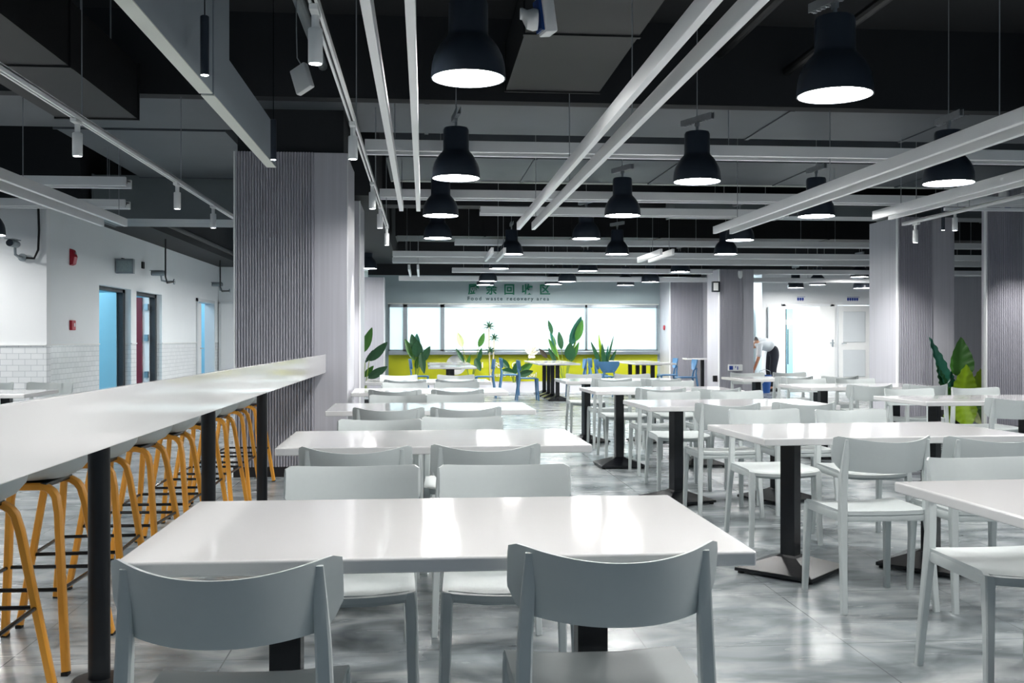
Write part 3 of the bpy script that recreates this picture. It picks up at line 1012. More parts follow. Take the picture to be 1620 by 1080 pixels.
def trunking(axis, a, b, c1, c2, z, label):
    hgt = 0.095 if axis == 'x' else 0.088
    r = thing('ceiling_trunking', label, 'trunking', (0, 0, z), 0, 'white ceiling trunking')
    for c in (c1, c2):
        if c is None:
            continue
        mb = MB()
        if axis == 'x':
            mb.box(a, b, c - 0.022, c + 0.022, 0, hgt)
        else:
            mb.box(c - 0.02, c + 0.02, a, b, 0, 0.088)
        mb.build('side_section', M['bar'], r, smooth=0, bevel=0.003)
    if axis == 'x':
        t = MB()
        n = max(2, int((b - a) / 0.075))
        if n > 150:
            n = 150
        lo, hi = min(c1, c2) + 0.02, max(c1, c2) - 0.02
        st = (b - a) / n
        for k in range(n):
            p = a + st * k
            if axis == 'x':
                t.box(p, p + st * 0.55, lo, hi, 0.05, 0.062)
            else:
                t.box(lo, hi, p, p + st * 0.55, 0.05, 0.062)
        if axis == 'x':
            t.box(a, b, lo, hi, 0.066, 0.07)
        else:
            t.box(lo, hi, a, b, 0.066, 0.07)
        t.build('cable_tray', M['tray'], r, smooth=0)
    n = max(2, int((b - a) / 2.6) + 1)
    cm = (c1 if c2 is None else c2)
    for k in range(n):
        p = a + 0.25 + (b - a - 0.5) * k / (n - 1)
        q = (p, cm) if axis == 'x' else (cm, p)
        MB().cyl((q[0], q[1], 0.08), (q[0], q[1], top_at(*q) - z), 0.004, None, 6).build('suspension_rod', M['galv'], r)


for a, b, y, z, lab in ((-0.50, 12.0, 8.75, 2.85, 'white ceiling trunking running crosswise, nearest of the crosswise ones'),
                        (-0.50, 13.0, 11.65, 2.855, 'white ceiling trunking running crosswise, second in depth, behind the second lamps'),
                        (0.74, 4.88, 13.2, 2.87, 'short white crosswise trunking ending above the third lamps'),
                        (0.54, 13.0, 17.5, 2.87, 'white crosswise trunking just behind the first rear lamps, uppermost of three'),
                        (-0.54, 13.0, 17.8, 2.68, 'white crosswise trunking just behind the first rear lamps, middle of three'),
                        (-0.58, 13.5, 19.0, 2.66, 'white crosswise trunking just behind the first rear lamps, lowest of three'),
                        (0.6, 14.0, 21.3, 2.64, 'white crosswise trunking behind the second rear lamps'),
                        (-0.54, 15.0, 22.2, 2.515, 'white crosswise trunking close in front of the green wall lettering'),
                        (-9.5, -3.13, 11.0, 2.85, 'white crosswise trunking over the left hall, upper of two'),
                        (-9.5, -3.62, 12.7, 2.84, 'white crosswise trunking over the left hall, lower of two')):
    c1, c2 = y, y + 0.2
    ZX = z
    trunking('x', a, b, c1, c2, ZX, lab)
for a, b, c1, c2, lab in ((0.5, 9.93, -0.215, -0.05, 'white trunking running lengthwise above the tables by the bar ledge'),
                          (0.5, 11.5, 1.08, 1.25, 'white trunking running lengthwise above the aisle'),
                          (0.5, 11.75, 3.44, 3.64, 'white trunking running lengthwise above the tables right of the middle'),
                          (0.5, 10.2, 4.69, 4.86, 'white trunking running lengthwise at the right, ending by the spotlit pillar'),
                          (0.5, 11.55, -3.54, -3.29, 'white trunking running lengthwise above the left hall'),
                          (14.7, 16.3, 3.5, 3.68, 'short white lengthwise trunking behind the fourth lamps'),
                          (14.7, 16.3, 1.0, 1.18, 'short white lengthwise trunking left of centre, behind the fourth lamps'),
                          (18.2, 20.4, -0.26, -0.1, 'short white lengthwise trunking near the serving window'),):
    trunking('y', a, b, c1, c2, ZY, lab)


# ------------------------------------------------------------------ lighting tracks and spots
def track(x, y0, y1, z, label):
    r = thing('lighting_track', label, 'track', (x, 0, z))
    MB().box(-0.018, -0.006, y0, y1, 0, 0.03).box(0.006, 0.018, y0, y1, 0, 0.03).box(-0.018, 0.018, y0, y1, 0.022, 0.036).build('rail', M['bar'], r, smooth=0)
    MB().box(-0.006, 0.006, y0, y1, 0.014, 0.0219).build('conductor', M['tray'], r, smooth=0)
    n = 5
    for k in range(n):
        p = y0 + 0.3 + (y1 - y0 - 0.6) * k / (n - 1)
        MB().cyl((0, p, 0.036), (0, p, top_at(x, p) - z), 0.004, None, 6).build('suspension_rod', M['galv'], r)


track(-2.05, 1.0, 11.6, 2.535, 'white lighting track above the bar stools, left of the baffle')
track(-0.425, 1.0, 12.0, 2.535, 'white lighting track running past the fluted pillar side')
track(5.35, 6.0, 10.9, 2.5, 'white lighting track beside the spotlit pillar')


xt = thing('lighting_track', 'short white crosswise lighting track above the right pillar lights', 'track', (0, 10.47, 2.62))
MB().box(5.6, 7.5, -0.018, 0.018, 0, 0.034).build('rail', M['bar'], xt, smooth=0)
for q in (5.75, 7.3):
    MB().cyl((q, 0, 0.034), (q, 0, 1.38), 0.004, None, 6).build('suspension_rod', M['galv'], xt)


def make_spot():
    r = thing('track_spotlight', 'x', 'spotlight')
    MB().box(-0.017, 0.017, -0.06, 0.06, -0.024, 0.0).build('adapter', M['white'], r, smooth=0, bevel=0.003)
    MB().cyl((0, 0.02, -0.075), (0, 0.02, -0.02), 0.016).build('neck', M['white'], r)
    MB().lathe([(0.0, -0.075), (0.026, -0.075), (0.029, -0.08), (0.029, -0.21), (0.026, -0.215), (0.024, -0.213), (0.024, -0.20), (0, -0.2)], (0, 0.02, 0), 20).build('head', M['white'], r)
    MB().lathe([(0.0, -0.209), (0.0235, -0.209), (0.0235, -0.205), (0, -0.205)], (0, 0.02, 0), 20).build('lens', M['spotlens'], r, smooth=0)
    return r


spot = Maker(make_spot())


def spot_light(x, y, z, tx, ty, tz, power, deg=50):
    l = D.lights.new('spotlight_beam', 'SPOT')
    l.energy = power
    l.spot_size = math.radians(deg)
    l.spot_blend = 1.0
    l.shadow_soft_size = 0.02
    l.color = (1.0, 0.98, 0.95)
    o = D.objects.new('spotlight_beam', l)
    COL.objects.link(o)
    o.location = (x, y, z)
    o.rotation_euler = (Vector((tx, ty, tz)) - Vector((x, y, z))).to_track_quat('-Z', 'Y').to_euler()


TR = [(-2.05, y, 'left track above the bar stools') for y in (6.2, 8.65, 10.1, 11.3)] + [(-0.425, y, 'track passing the fluted pillar') for y in (4.03, 6.16, 8.5, 9.98, 11.8)]
c = {}
for x, y, w in TR:
    c[w] = c.get(w, 0) + 1
    spot.put((x, y, 2.535), 0, 'white cylinder spotlight, %s on the %s' % (ORD[c[w]], w), 'track spotlights')
for x, y, lab in ((5.35, 10.6, 'white cylinder spotlight left of the right lengthwise trunking end'), (5.72, 10.45, 'white cylinder spotlight just right of the trunking end'), (7.25, 10.45, 'white cylinder spotlight near the round camera')):
    spot.put((x, y, 2.5 if x < 5.5 else 2.62), 0, lab, 'track spotlights')
spot_light(-0.425, 10.0, 2.31, -0.55, 9.95, 0.0, 110, 60)
spot_light(-0.425, 11.82, 2.31, -0.55, 12.9, 0.3, 110, 60)
spot_light(5.35, 12.6, 2.45, 6.64, 14.05, 0.7, 170, 62)
spot_light(7.75, 11.6, 2.5, 7.75, 12.7, 1.2, 90, 55)
spot_light(-2.05, 8.65, 2.31, -2.0, 8.7, 0.0, 40, 60)


def tube_pendant(x, y, z, lab):
    r = thing('tube_pendant', lab, 'lamp', (x, y, z), 0, 'slim black tube pendants')
    MB().lathe([(0, 0.0), (0.017, 0.0), (0.02, 0.004), (0.02, 0.268), (0.016, 0.272), (0.0, 0.272)], (0, 0, 0), 20).build('tube', M['shade'], r)
    MB().lathe([(0, -0.001), (0.0165, -0.001), (0.0165, 0.0005), (0, 0.0005)], (0, 0, 0), 20).build('lens', M['spotlens'], r, smooth=0)
    MB().cyl((0, 0, 0.27), (0, 0, 4.0 - z), 0.003, None, 6).build('cord', M['black'], r)


tube_pendant(-1.0, 4.75, 2.445, 'slim black tube pendant before the baffle, nearer one')
tube_pendant(-1.01, 6.95, 2.445, 'slim black tube pendant before the fluted pillar top')
tube_pendant(5.835, 10.936, 2.46, 'slim black tube pendant before the right spotlit pillar')

# ------------------------------------------------------------------ baffle, ducts, pipes
bf = thing('ceiling_baffle', 'grey hanging baffle with a white lower edge above the bar ledge', 'baffle', (-1.118, 0, 0))
MB().box(-0.032, 0.032, 0.5, 5.34, 2.506, 4.0).box(-0.032, 0.032, 5.38, 5.8, 2.506, 4.0).box(-0.032, 0.032, 5.8, 7.6, 2.506, 2.8).build('board', M['baffle'], bf, smooth=0)
MB().box(-0.034, 0.034, 0.5, 5.34, 2.5, 2.506).box(-0.034, 0.034, 5.38, 7.6, 2.5, 2.506).build('edge_strip', M['trimwhite'], bf, smooth=0)


def duct(name, label, box, m, trim=False, cat='duct'):
    x0, x1, y0, y1, z0, z1 = box
    r = thing(name, label, cat, ((x0 + x1) / 2, (y0 + y1) / 2, z0))
    dx, dy = (x1 - x0) / 2, (y1 - y0) / 2
    fl = MB().box(-dx, dx, -dy, dy, 0, z1 - z0)
    if dx > dy:
        k = max(1, int(2 * dx / 1.6))
        for i in range(k + 1):
            p = -dx + 2 * dx * i / k
            fl.box(max(-dx - .004, p - 0.02), min(dx + .004, p + 0.02), -dy - 0.012, dy + 0.012, -0.012, z1 - z0 + 0.012)
    else:
        k = max(1, int(2 * dy / 1.6))
        for i in range(k + 1):
            p = -dy + 2 * dy * i / k
            fl.box(-dx - 0.012, dx + 0.012, max(-dy - .004, p - 0.02), min(dy + .004, p + 0.02), -0.012, z1 - z0 + 0.012)
    fl.build('casing', M[m], r, smooth=0)
    if trim:
        MB().box(-dx, dx, dy, dy + 0.012, -0.02, 0.02).build('edge_strip', M['trimwhite'], r, smooth=0)
    for sx in (-0.7, 0, 0.7):
        for sy in (-0.9, 0.9):
            MB().cyl((sx * dx, sy * dy, z1 - z0), (sx * dx, sy * dy, 4.0 - z0), 0.006, None, 6).build('hanger_rod', M['galv'], r)
    return r


duct('ventilation_duct', 'wide grey duct behind the black shade strip, spanning the whole ceiling', DUCTS[0], 'duct')
duct('ventilation_duct', 'wide grey duct with a pale rear edge over the second lamps', DUCTS[1], 'duct', True)
duct('ventilation_duct', 'foil wrapped duct over the left hall, above the far wall cameras', DUCTS[2], 'foil')
duct('ventilation_duct', 'dark duct running lengthwise above the left lighting track', DUCTS[3], 'darkduct')
duct('ventilation_duct', 'dark duct running lengthwise above the left front lamps', DUCTS[4], 'darkduct')
duct('ventilation_duct', 'dark duct running lengthwise above the right front lamps', DUCTS[5], 'darkduct')
duct('ventilation_duct', 'grey duct stub above the right lamps near the spotlit pillar', DUCTS[6], 'foil')
duct('ventilation_duct', 'grey duct over the left hall between the baffle and the foil wrapped duct', DUCTS[8], 'duct')
duct('ventilation_duct', 'dark duct crossing above the rear lamp block', DUCTS[7], 'darkduct')


def pipe(label, pts, r, m='darkduct'):
    o = MB().tube(pts, r, 10).build('ceiling_pipe', M[m])
    tag(o, label, 'pipe', 'ceiling pipes')


pipe('dark pipe running lengthwise above the lighting track in the left corner', [(-2.5 + 0.75, 0.5, 3.4), (-1.75, 8.7, 3.4)], 0.05)
pipe('pale pipe above the baffle running lengthwise to the black shade strip', [(-0.85, 0.5, 3.55), (-0.85, 8.7, 3.55)], 0.04, 'foil')
pipe('dark pipe under the grey duct beside the hanging white box', [(-0.66, 8.9, 3.26), (-0.66, 10.9, 3.26)], 0.035)
pipe('dark pipe high above the aisle running lengthwise', [(2.6, 0.5, 3.75), (2.6, 8.7, 3.75)], 0.05)
pipe('dark pipe high above the right tables running lengthwise', [(3.2, 0.5, 3.6), (3.2, 8.7, 3.6)], 0.04)
pipe('dark pipe crossing above the front lamps', [(-11, 6.2, 3.7), (16, 6.2, 3.7)], 0.06)
pipe('dark pipe crossing near the camera above the left hall', [(-11, 4.6, 3.6), (-3.05, 4.6, 3.6)], 0.06)
pipe('dark pipe along the ceiling of the left hall wall', [(-4.25, 13.5, 3.15), (-4.25, 25, 3.15)], 0.05)

# hanging white boxes
hb = thing('hanging_box', 'tilted white box hanging on a wire before the black shade strip', 'access point', (-0.753, 6.394, 2.853), 0)
t = Matrix.Rotation(math.radians(-17), 4, 'Y') @ Matrix.Rotation(math.radians(-14), 4, 'X') @ Matrix.Rotation(math.radians(-32), 4, 'Z')
MB().box(-0.062, 0.062, -0.022, 0.022, -0.085, 0.085, t).build('housing', M['white'], hb, smooth=30, bevel=0.008)
MB().tube([(0.0, 0, 0.08), (-0.03, 0.0, 0.13), (-0.035, 0, 0.3), (-0.035, 0, 1.147)], 0.004, 6).build('wire', M['galv'], hb)
pj = thing('ceiling_detector', 'white detector with a flared cup hanging from the ceiling beside the first lamp', 'detector', (0.634, 5.47, 2.974), 0.0)
t2 = Matrix.Rotation(math.radians(14), 4, 'Z') @ Matrix.Rotation(math.radians(-8), 4, 'Y')
MB().box(0.0, 0.07, -0.06, 0.06, -0.085, 0.12, t2).build('housing', M['white'], pj, smooth=30, bevel=0.01)
MB().box(-0.016, 0.0, -0.045, 0.045, -0.07, 0.1, t2).build('bracket', M['glassblue'], pj, smooth=0)
cup = MB()
rings = []
for r_, x_ in ((0.055, -0.016), (0.06, -0.04), (0.05, -0.075), (0.032, -0.1), (0.03, -0.112)):
    rings.append([(x_, r_ * math.cos(2 * PI * k / 20), -0.005 + r_ * math.sin(2 * PI * k / 20) - (0.0 if x_ > -0.09 else -0.03)) for k in range(20)])
cup.loft(rings).build('cup', M['white'], pj)
MB().cyl((0.03, 0, 0.1), (0.03, 0, 1.026), 0.012).build('drop_rod', M['galv'], pj)


# ------------------------------------------------------------------ wall-mounted things on the left
def cctv(name, label, loc, rz, conduit):
    r = thing(name, label, 'security camera', loc, rz, 'bullet security cameras')
    rings = []
    for y, q in ((-0.14, 0.85), (-0.13, 1.0), (0.06, 1.0), (0.09, 0.8)):
        rings.append([(0.052 * q * math.cos(2 * PI * k / 16), y, 0.046 * q * math.sin(2 * PI * k / 16)) for k in range(16)])
    MB().loft(rings).build('body', M['camgrey'], r)
    MB().cyl((0, -0.142, 0), (0, -0.15, 0), 0.042, None, 16).build('lens_face', M['screen'], r)
    MB().box(-0.056, 0.056, -0.17, 0.07, 0.044, 0.054).build('hood', M['camgrey'], r, smooth=0, bevel=0.004)
    MB().tube([(0, 0.02, -0.045), (0, 0.03, -0.13), (0, 0.12, -0.15), (0, 0.24, -0.15)], 0.018, 8).cyl((0, 0.24, -0.15), (0, 0.262, -0.15), 0.05, None, 16).build('bracket', M['camgrey'], r)
    MB().tube(conduit, 0.014, 8).build('conduit', M['rubber'], r)


cctv('security_camera', 'bullet camera on the bright hall wall near the left edge', (-5.08, 13.1, 2.42), 0.0, [(0.0, 0.255, -0.15), (0.14, 0.265, -0.16), (0.19, 0.265, -0.05), (0.2, 0.265, 0.2), (0.19, 0.265, 0.58)])
cctv('security_camera', 'bullet camera on the grey wall between the first and second doorways', (-4.74, 18.75, 2.42), -PI / 2 + 0.0, [(0.0, 0.25, -0.15), (0.5, 0.25, -0.2), (0.62, 0.25, -0.1), (0.62, 0.25, 0.56)])
cctv('security_camera', 'bullet camera over the farthest doorway on the left', (-4.74, 24.0, 2.5), -PI / 2 + 0.0, [(0.0, 0.25, -0.15), (0.9, 0.25, -0.2), (1.1, 0.25, -0.1), (1.1, 0.25, 0.48)])
al = thing('fire_alarm', 'red fire alarm sounder high on the grey wall', 'alarm', (-5.0, 14.9, 2.4))
MB().prism([(0, -0.12), (0.05, -0.1), (0.07, 0.0), (0.04, 0.1), (0, 0.12)], 'y', -0.07, 0.07).build('sounder', M['red'], al, smooth=0, bevel=0.008)
MB().box(0.05, 0.058, 0.0, 0.05, 0.02, 0.07).build('lens', M['camgrey'], al, smooth=0)
cp = thing('call_point', 'red fire call point low on the grey wall', 'alarm', (-5.0, 14.9, 1.43))
MB().box(0, 0.04, -0.08, 0.08, -0.07, 0.07).build('housing', M['red'], cp, smooth=0, bevel=0.008)
MB().box(0.04, 0.044, 0.0, 0.04, -0.02, 0.03).build('glass', M['white'], cp, smooth=0)
es = thing('exit_sign_box', 'grey box sign sticking out over the first doorway', 'sign', (-4.99, 17.0, 2.42))
MB().box(0, 0.28, -0.05, 0.05, -0.12, 0.12).build('housing', M['camgrey'], es, smooth=0, bevel=0.006)
MB().box(0.02, 0.26, -0.056, -0.05, -0.09, 0.09).build('face', M['signgrey'], es, smooth=0)
for y, z, lab in ((17.35, 2.52, 'small black socket beside the grey box sign'), (18.55, 2.55, 'small black socket above the camera between the doorways')):
    o = MB().box(-5.0, -4.97, y - 0.06, y + 0.06, z - 0.06, z + 0.06).build('cable_outlet', M['rubber'], smooth=0, bevel=0.005)
    tag(o, lab, 'outlet')
# right side fittings
tc = thing('turret_camera', 'round white camera with a blue lens on the right fluted panel', 'security camera', (7.56, 12.62, 3.05))
MB().lathe([(0, -0.1), (0.05, -0.09), (0.066, -0.05), (0.066, 0.1), (0.05, 0.13), (0, 0.135)], (0, 0, 0), 20).build('body', M['white'], tc)
MB().lathe([(0, -0.06), (0.035, -0.05), (0.052, -0.01), (0.035, 0.03), (0, 0.04)], (0.03, -0.045, -0.06), 16).build('lens', M['glassblue'], tc)
MB().cyl((0, 0.0, 0.03), (0, 0.07, 0.03), 0.04).build('mount', M['white'], tc)
eb = thing('emergency_box', 'black box with a white face on the side of the rear pillar', 'wall box', (6.14, 20.85, 2.33))  # emergency box, its face plain white without glow
MB().box(-0.1, 0.05, -0.12, 0.0, -0.11, 0.11).build('housing', M['screen'], eb, smooth=0, bevel=0.005)
MB().box(-0.09, 0.01, -0.126, -0.12, -0.08, 0.08).build('face', M['white'], eb, smooth=0)
cb = thing('ceiling_camera', 'white dome camera high on the fluted pillar by the person', 'security camera', (6.62, 20.72, 2.6))
MB().lathe([(0, -0.1), (0.03, -0.09), (0.05, -0.05), (0.05, 0.06), (0, 0.06)], (0, 0, 0), 16).build('dome', M['white'], cb)
MB().box(-0.03, 0.03, 0, 0.08, -0.01, 0.04).build('mount', M['white'], cb, smooth=0)
bx = thing('wall_dispenser', 'small white box with blue marks on the fluted pillar', 'dispenser', (6.53, 20.76, 0.63))
MB().box(-0.16, 0.14, -0.05, 0.03, -0.065, 0.065).build('housing', M['white'], bx, smooth=0, bevel=0.008)
MB().box(-0.15, -0.07, -0.056, -0.05, -0.04, 0.04).box(0.02, 0.04, -0.056, -0.05, -0.04, 0.03).box(-0.02, -0.005, -0.056, -0.05, 0.0, 0.04).build('marks', M['bluetxt'], bx, smooth=0)
o = MB().box(6.1, 6.19, 20.92, 20.97, 0.33, 0.46).build('wall_socket', M['rubber'], smooth=0, bevel=0.004)
tag(o, 'black socket low on the side of the rear fluted pillar', 'socket')
o = MB().lathe([(0, 0), (0.06, 0.0), (0.055, 0.02), (0, 0.03)], (0, 0, 0), 16).build('alarm_button', M['red'])
o.location = (5.67, 23.5, 1.5)
o.rotation_euler = (0, -PI / 2, 0)
tag(o, 'red alarm button on the side of the pillar right of the serving window', 'alarm')


# ------------------------------------------------------------------ lettering
def text(name, body, size, loc, m, parent=None, spacing=1.0, bold=0.0, align='LEFT', sx=1.0):
    cu = D.curves.new(name, 'FONT')
    cu.body = body
    cu.size = size
    cu.extrude = 0.006
    cu.offset = bold
    cu.space_character = spacing
    cu.align_x = align
    cu.materials.append(m)
    t_ = D.objects.new('text_source', cu)
    COL.objects.link(t_)
    bpy.context.view_layer.update()
    me = D.meshes.new_from_object(t_.evaluated_get(bpy.context.evaluated_depsgraph_get()))
    D.objects.remove(t_)
    me.materials.clear()
    me.materials.append(m)
    o = D.objects.new(name, me)
    COL.objects.link(o)
    o.location = loc
    o.rotation_euler = (PI / 2, 0, 0)
    o.scale = (sx, 1, 1)
    if parent:
        o.parent = parent
    return o


sg = thing('wall_lettering', 'green lettering for the food waste recovery area above the serving window', 'sign', (1.05, WY - 0.012, 2.3))
for i, ch in enumerate('厨余回收区'):
    text('chinese_character', ch, 0.27, (i * 0.425, 0, 0.015), M['green'], sg, bold=0.0065)
for wd, x in (('Food', -0.015), ('waste', 0.425), ('recovery', 0.92), ('area', 1.64)):
    text('english_word', wd, 0.122, (x, 0, -0.145), M['darktxt'], sg, spacing=1.46, bold=0.0022)
sl = thing('lime_wall_lettering', 'white lettering on the lime wall behind the blue chairs', 'sign', (1.25, WY - 0.012, 0.6))
for ch, x in (('H', 0.03), ('R', 0.42), ('S', 0.52), ('Q', 0.84)):
    text('letter', ch, 0.19, (x, 0, -0.05), M['whitetxt'], sl, bold=0.004)
text('word', 'your b', 0.14, (0.3, 0, -0.26), M['whitetxt'], sl, bold=0.003, spacing=1.1)
text('word', 'thank you!', 0.14, (1.45, 0, -0.26), M['whitetxt'], sl, bold=0.003, align='RIGHT', spacing=1.1)
dk = MB().lathe([(0, 0), (0.235, 0), (0.235, 0.012), (0, 0.012)], (0, 0, 0), 40).build('round_wall_disc', M['white'], smooth=30)
dk.location = (0.77, WY - 0.001, 0.62)
dk.rotation_euler = (PI / 2, 0, 0)
tag(dk, 'round white disc on the lime wall behind the small table', 'wall disc')
for nblk, x, lab in ((3, 9.75, 'small blue door sign of three marks over the open doorway'), (5, 11.15, 'small blue door sign of five marks over the closed door')):
    s_ = thing('door_sign', lab, 'sign', (x, DY - 0.004, 2.26))
    mb = MB()
    for k in range(nblk):
        u = (k - nblk / 2) * 0.062
        mb.box(u, u + 0.05, -0.006, 0, -0.02, 0.045).box(u + 0.01, u + 0.04, -0.006, 0, -0.035, -0.025)
    mb.box(-nblk * 0.031, nblk * 0.031 + 0.03, -0.006, 0, 0.062, 0.07)
    mb.build('marks', M['bluetxt'], s_, smooth=0)

# ------------------------------------------------------------------ plants
pb = thing('planter_box', 'long low white planter along the lime wall', 'planter', (2.4, 23.55, 0))
MB().box(-3.15, 3.15, -0.36, -0.32, 0, 0.23).box(-3.15, 3.15, 0.32, 0.36, 0, 0.23).box(-3.15, -3.11, -0.32, 0.32, 0, 0.23).box(3.11, 3.15, -0.32, 0.32, 0, 0.23).build('box_walls', M['planter'], pb, smooth=0)
so = MB().box(-3.11, 3.11, -0.32, 0.32, 0, 0.19).build('soil', M['soil'], pb, smooth=0)


def leaf_mesh(L, W, bend, fold=0.25, ripple=0.0, shape=1.0):
    """blade along +Y from the origin, rising in +Z by bend"""
    n, k = 22, 8
    vs, fs = [], []
    for i in range(n + 1):
        s = i / n
        w = W * (math.sin(PI * min(1, s ** shape)) ** 0.75 if 0 < s < 1 else 0.0) * (1 - 0.25 * s) + 0.002
        y = L * s
        z = bend * L * s * s
        for j in range(k + 1):
            t = -1 + 2 * j / k
            vs.append((t * w, y - 0.02 * L * abs(t) * 0, z + fold * abs(t) * w + ripple * math.sin(s * 34 - abs(t) * 5) * abs(t)))
    for i in range(n):
        for j in range(k):
            a = i * (k + 1) + j
            fs.append((a, a + 1, a + k + 2, a + k + 1))
    m = len(vs)
    vs2 = [(x, y, z - 0.003) for x, y, z in vs]
    fs2 = [tuple(m + q for q in reversed(f_)) for f_ in fs]
    border = [j for j in range(k + 1)] + [i * (k + 1) + k for i in range(1, n + 1)] + [n * (k + 1) + j for j in range(k - 1, -1, -1)] + [i * (k + 1) for i in range(n - 1, 0, -1)]
    fs3 = [(border[q], border[q] + m, border[(q + 1) % len(border)] + m, border[(q + 1) % len(border)]) for q in range(len(border))]
    return MB().add(vs + vs2, fs + fs2 + fs3)


def plant(name, label, loc, leaves, pot=None, cat='plant'):
    """leaves: (x0, z0, x1, z1, width, material, yaw about own axis, depth) from stalk end to leaf tip, local x/z, stalk from the root"""
    r = thing(name, label, cat, loc)
    if pot:
        MB().lathe([(0, 0), (pot * 0.75, 0), (pot, pot * 1.3), (pot * 0.9, pot * 1.3), (pot * 0.86, pot * 1.15), (0, pot * 1.15)], (0, 0, 0), 24).build('pot', M['pot'], r)
    st = MB()
    for (x0, z0, x1, z1, w, m, roll, dep) in leaves:
        y0 = dep * 0.6
        st.tube([(x0 * 0.1, 0, pot * 1.1 if pot else 0), (x0 * 0.5, y0 * 0.4, z0 * 0.55), (x0, y0, z0)], [0.011, 0.009, 0.007], 6)
        p0 = Vector((x0, y0, z0))
        p1 = Vector((x1, dep, z1))
        d = p1 - p0
        L = d.length
        d.normalize()
        # blade faces the room (-y) turned by roll
        side = d.cross(Vector((0, -1, 0)))
        side = side.normalized() if side.length > 0.05 else Vector((1, 0, 0))
        nrm = side.cross(d).normalized()
        if nrm.y > 0:
            nrm = -nrm
            side = -side
        R = Matrix.Rotation(roll, 3, d)
        side = R @ side
        nrm = R @ nrm
        mb = leaf_mesh(L, w, 0.06, 0.3, 0.011 if (name == 'broad_leaf_plant') else 0.003, 0.62 if name == 'broad_leaf_plant' else 0.9)
        mb.v = [tuple(p0 + side * x + d * y + nrm * z) for x, y, z in mb.v]
        mb.build('leaf', M[m], r, smooth=60)
    st.build('stalks', M['stem'], r)
    return r


plant('paddle_leaf_plant', 'paddle leaf plant emerging behind the fluted pillar at the left', (-1.02, 17.0, 0), [
    (0.0, 1.0, 0.16, 1.43, 0.085, 'leafm', 0.3, 0.0), (0.12, 0.87, 0.42, 1.19, 0.085, 'leafd', 0.2, -0.05), (0.05, 0.84, 0.17, 1.06, 0.05, 'leafd', 0.9, 0.05),
    (0.1, 0.58, 0.42, 0.78, 0.08, 'leafd', 0.1, 0.0), (0.02, 0.6, 0.18, 0.79, 0.06, 'leafm', 0.5, 0.1), (-0.2, 0.8, -0.4, 1.1, 0.08, 'leafd', 0.1, 0.0)], 0.17)
plant('paddle_leaf_plant', 'dark bushy paddle leaf plant before the left window pane', (-0.18, 23.5, 0.19), [
    (-0.02, 0.55, -0.26, 1.04, 0.1, 'leafm', 0.3, 0.0), (0.0, 0.75, -0.1, 1.16, 0.11, 'leafd', 0.2, 0.0), (0.02, 0.75, 0.02, 1.17, 0.09, 'leafb', 0.2, 0.05), (0.03, 0.62, 0.05, 1.02, 0.14, 'leafd', 0.0, -0.05),
    (0.12, 0.5, 0.33, 0.88, 0.1, 'leafd', 0.1, 0.0), (0.12, 0.72, 0.2, 0.24, 0.09, 'leafd', 0.1, -0.1), (0.0, 0.35, 0.12, 0.72, 0.09, 'leafm', 0.3, 0.0)])
plant('paddle_leaf_plant', 'thin stemmed plant with one pale and one green leaf above the small table', (1.1, 23.5, 0.19), [
    (-0.2, 0.86, -0.32, 1.2, 0.085, 'leafp', 0.2, 0.0), (0.18, 0.86, 0.3, 1.19, 0.08, 'leafm', 0.3, 0.0), (-0.16, 0.5, -0.36, 0.82, 0.06, 'leafd', 0.3, 0.0), (0.16, 0.5, 0.24, 0.84, 0.06, 'leafd', 0.3, 0.0),
    (0.1, 0.6, 0.22, 0.3, 0.09, 'leafd', 0.1, -0.1), (-0.1, 0.4, -0.02, 0.68, 0.05, 'leafm', 0.4, 0.1)])
plant('paddle_leaf_plant', 'tall paddle leaf plant with one big upright leaf before the window', (3.3, 23.5, 0.19), [
    (0.12, 0.9, 0.36, 1.58, 0.16, 'leafb', 0.5, 0.0), (0.26, 1.0, 0.4, 1.5, 0.1, 'leafm', 0.2, -0.06), (-0.3, 1.16, -0.4, 1.48, 0.06, 'leafd', 0.3, 0.0), (-0.22, 0.86, -0.36, 1.2, 0.06, 'leafb', 0.4, 0.0),
    (-0.08, 0.8, -0.15, 1.22, 0.08, 'leafd', 0.1, 0.0), (-0.16, 0.62, -0.4, 1.05, 0.07, 'leafm', 0.3, 0.0), (-0.2, 0.45, -0.4, 0.84, 0.06, 'leafd', 0.3, 0.0), (0.1, 0.55, 0.1, 0.96, 0.15, 'leafd', 0.2, -0.05), (0.14, 0.5, 0.32, 0.98, 0.07, 'leafm', 0.3, 0.0), (0.16, 0.7, 0.28, 1.06, 0.03, 'leafd', 0.2, 0.05),
    (-0.42, 0.6, -0.62, 0.82, 0.06, 'soil', 0.2, 0.0)])
plant('sword_leaf_plant', 'spiky sword leaf plant right of the window mullion', (4.24, 23.5, 0.19), [
    (-0.06, 0.35, -0.34, 0.98, 0.06, 'leafd', 0.2, 0.0), (-0.03, 0.35, -0.16, 1.16, 0.045, 'leafy', 0.2, 0.0), (0.0, 0.3, -0.08, 0.95, 0.06, 'leafd', 0.1, -0.05), (0.03, 0.35, 0.2, 1.12, 0.03, 'leafd', 0.2, 0.0), (0.05, 0.3, 0.28, 0.8, 0.06, 'leafd', 0.2, 0.05), (0.02, 0.3, 0.08, 0.9, 0.04, 'leafb', 0.3, 0.05)])
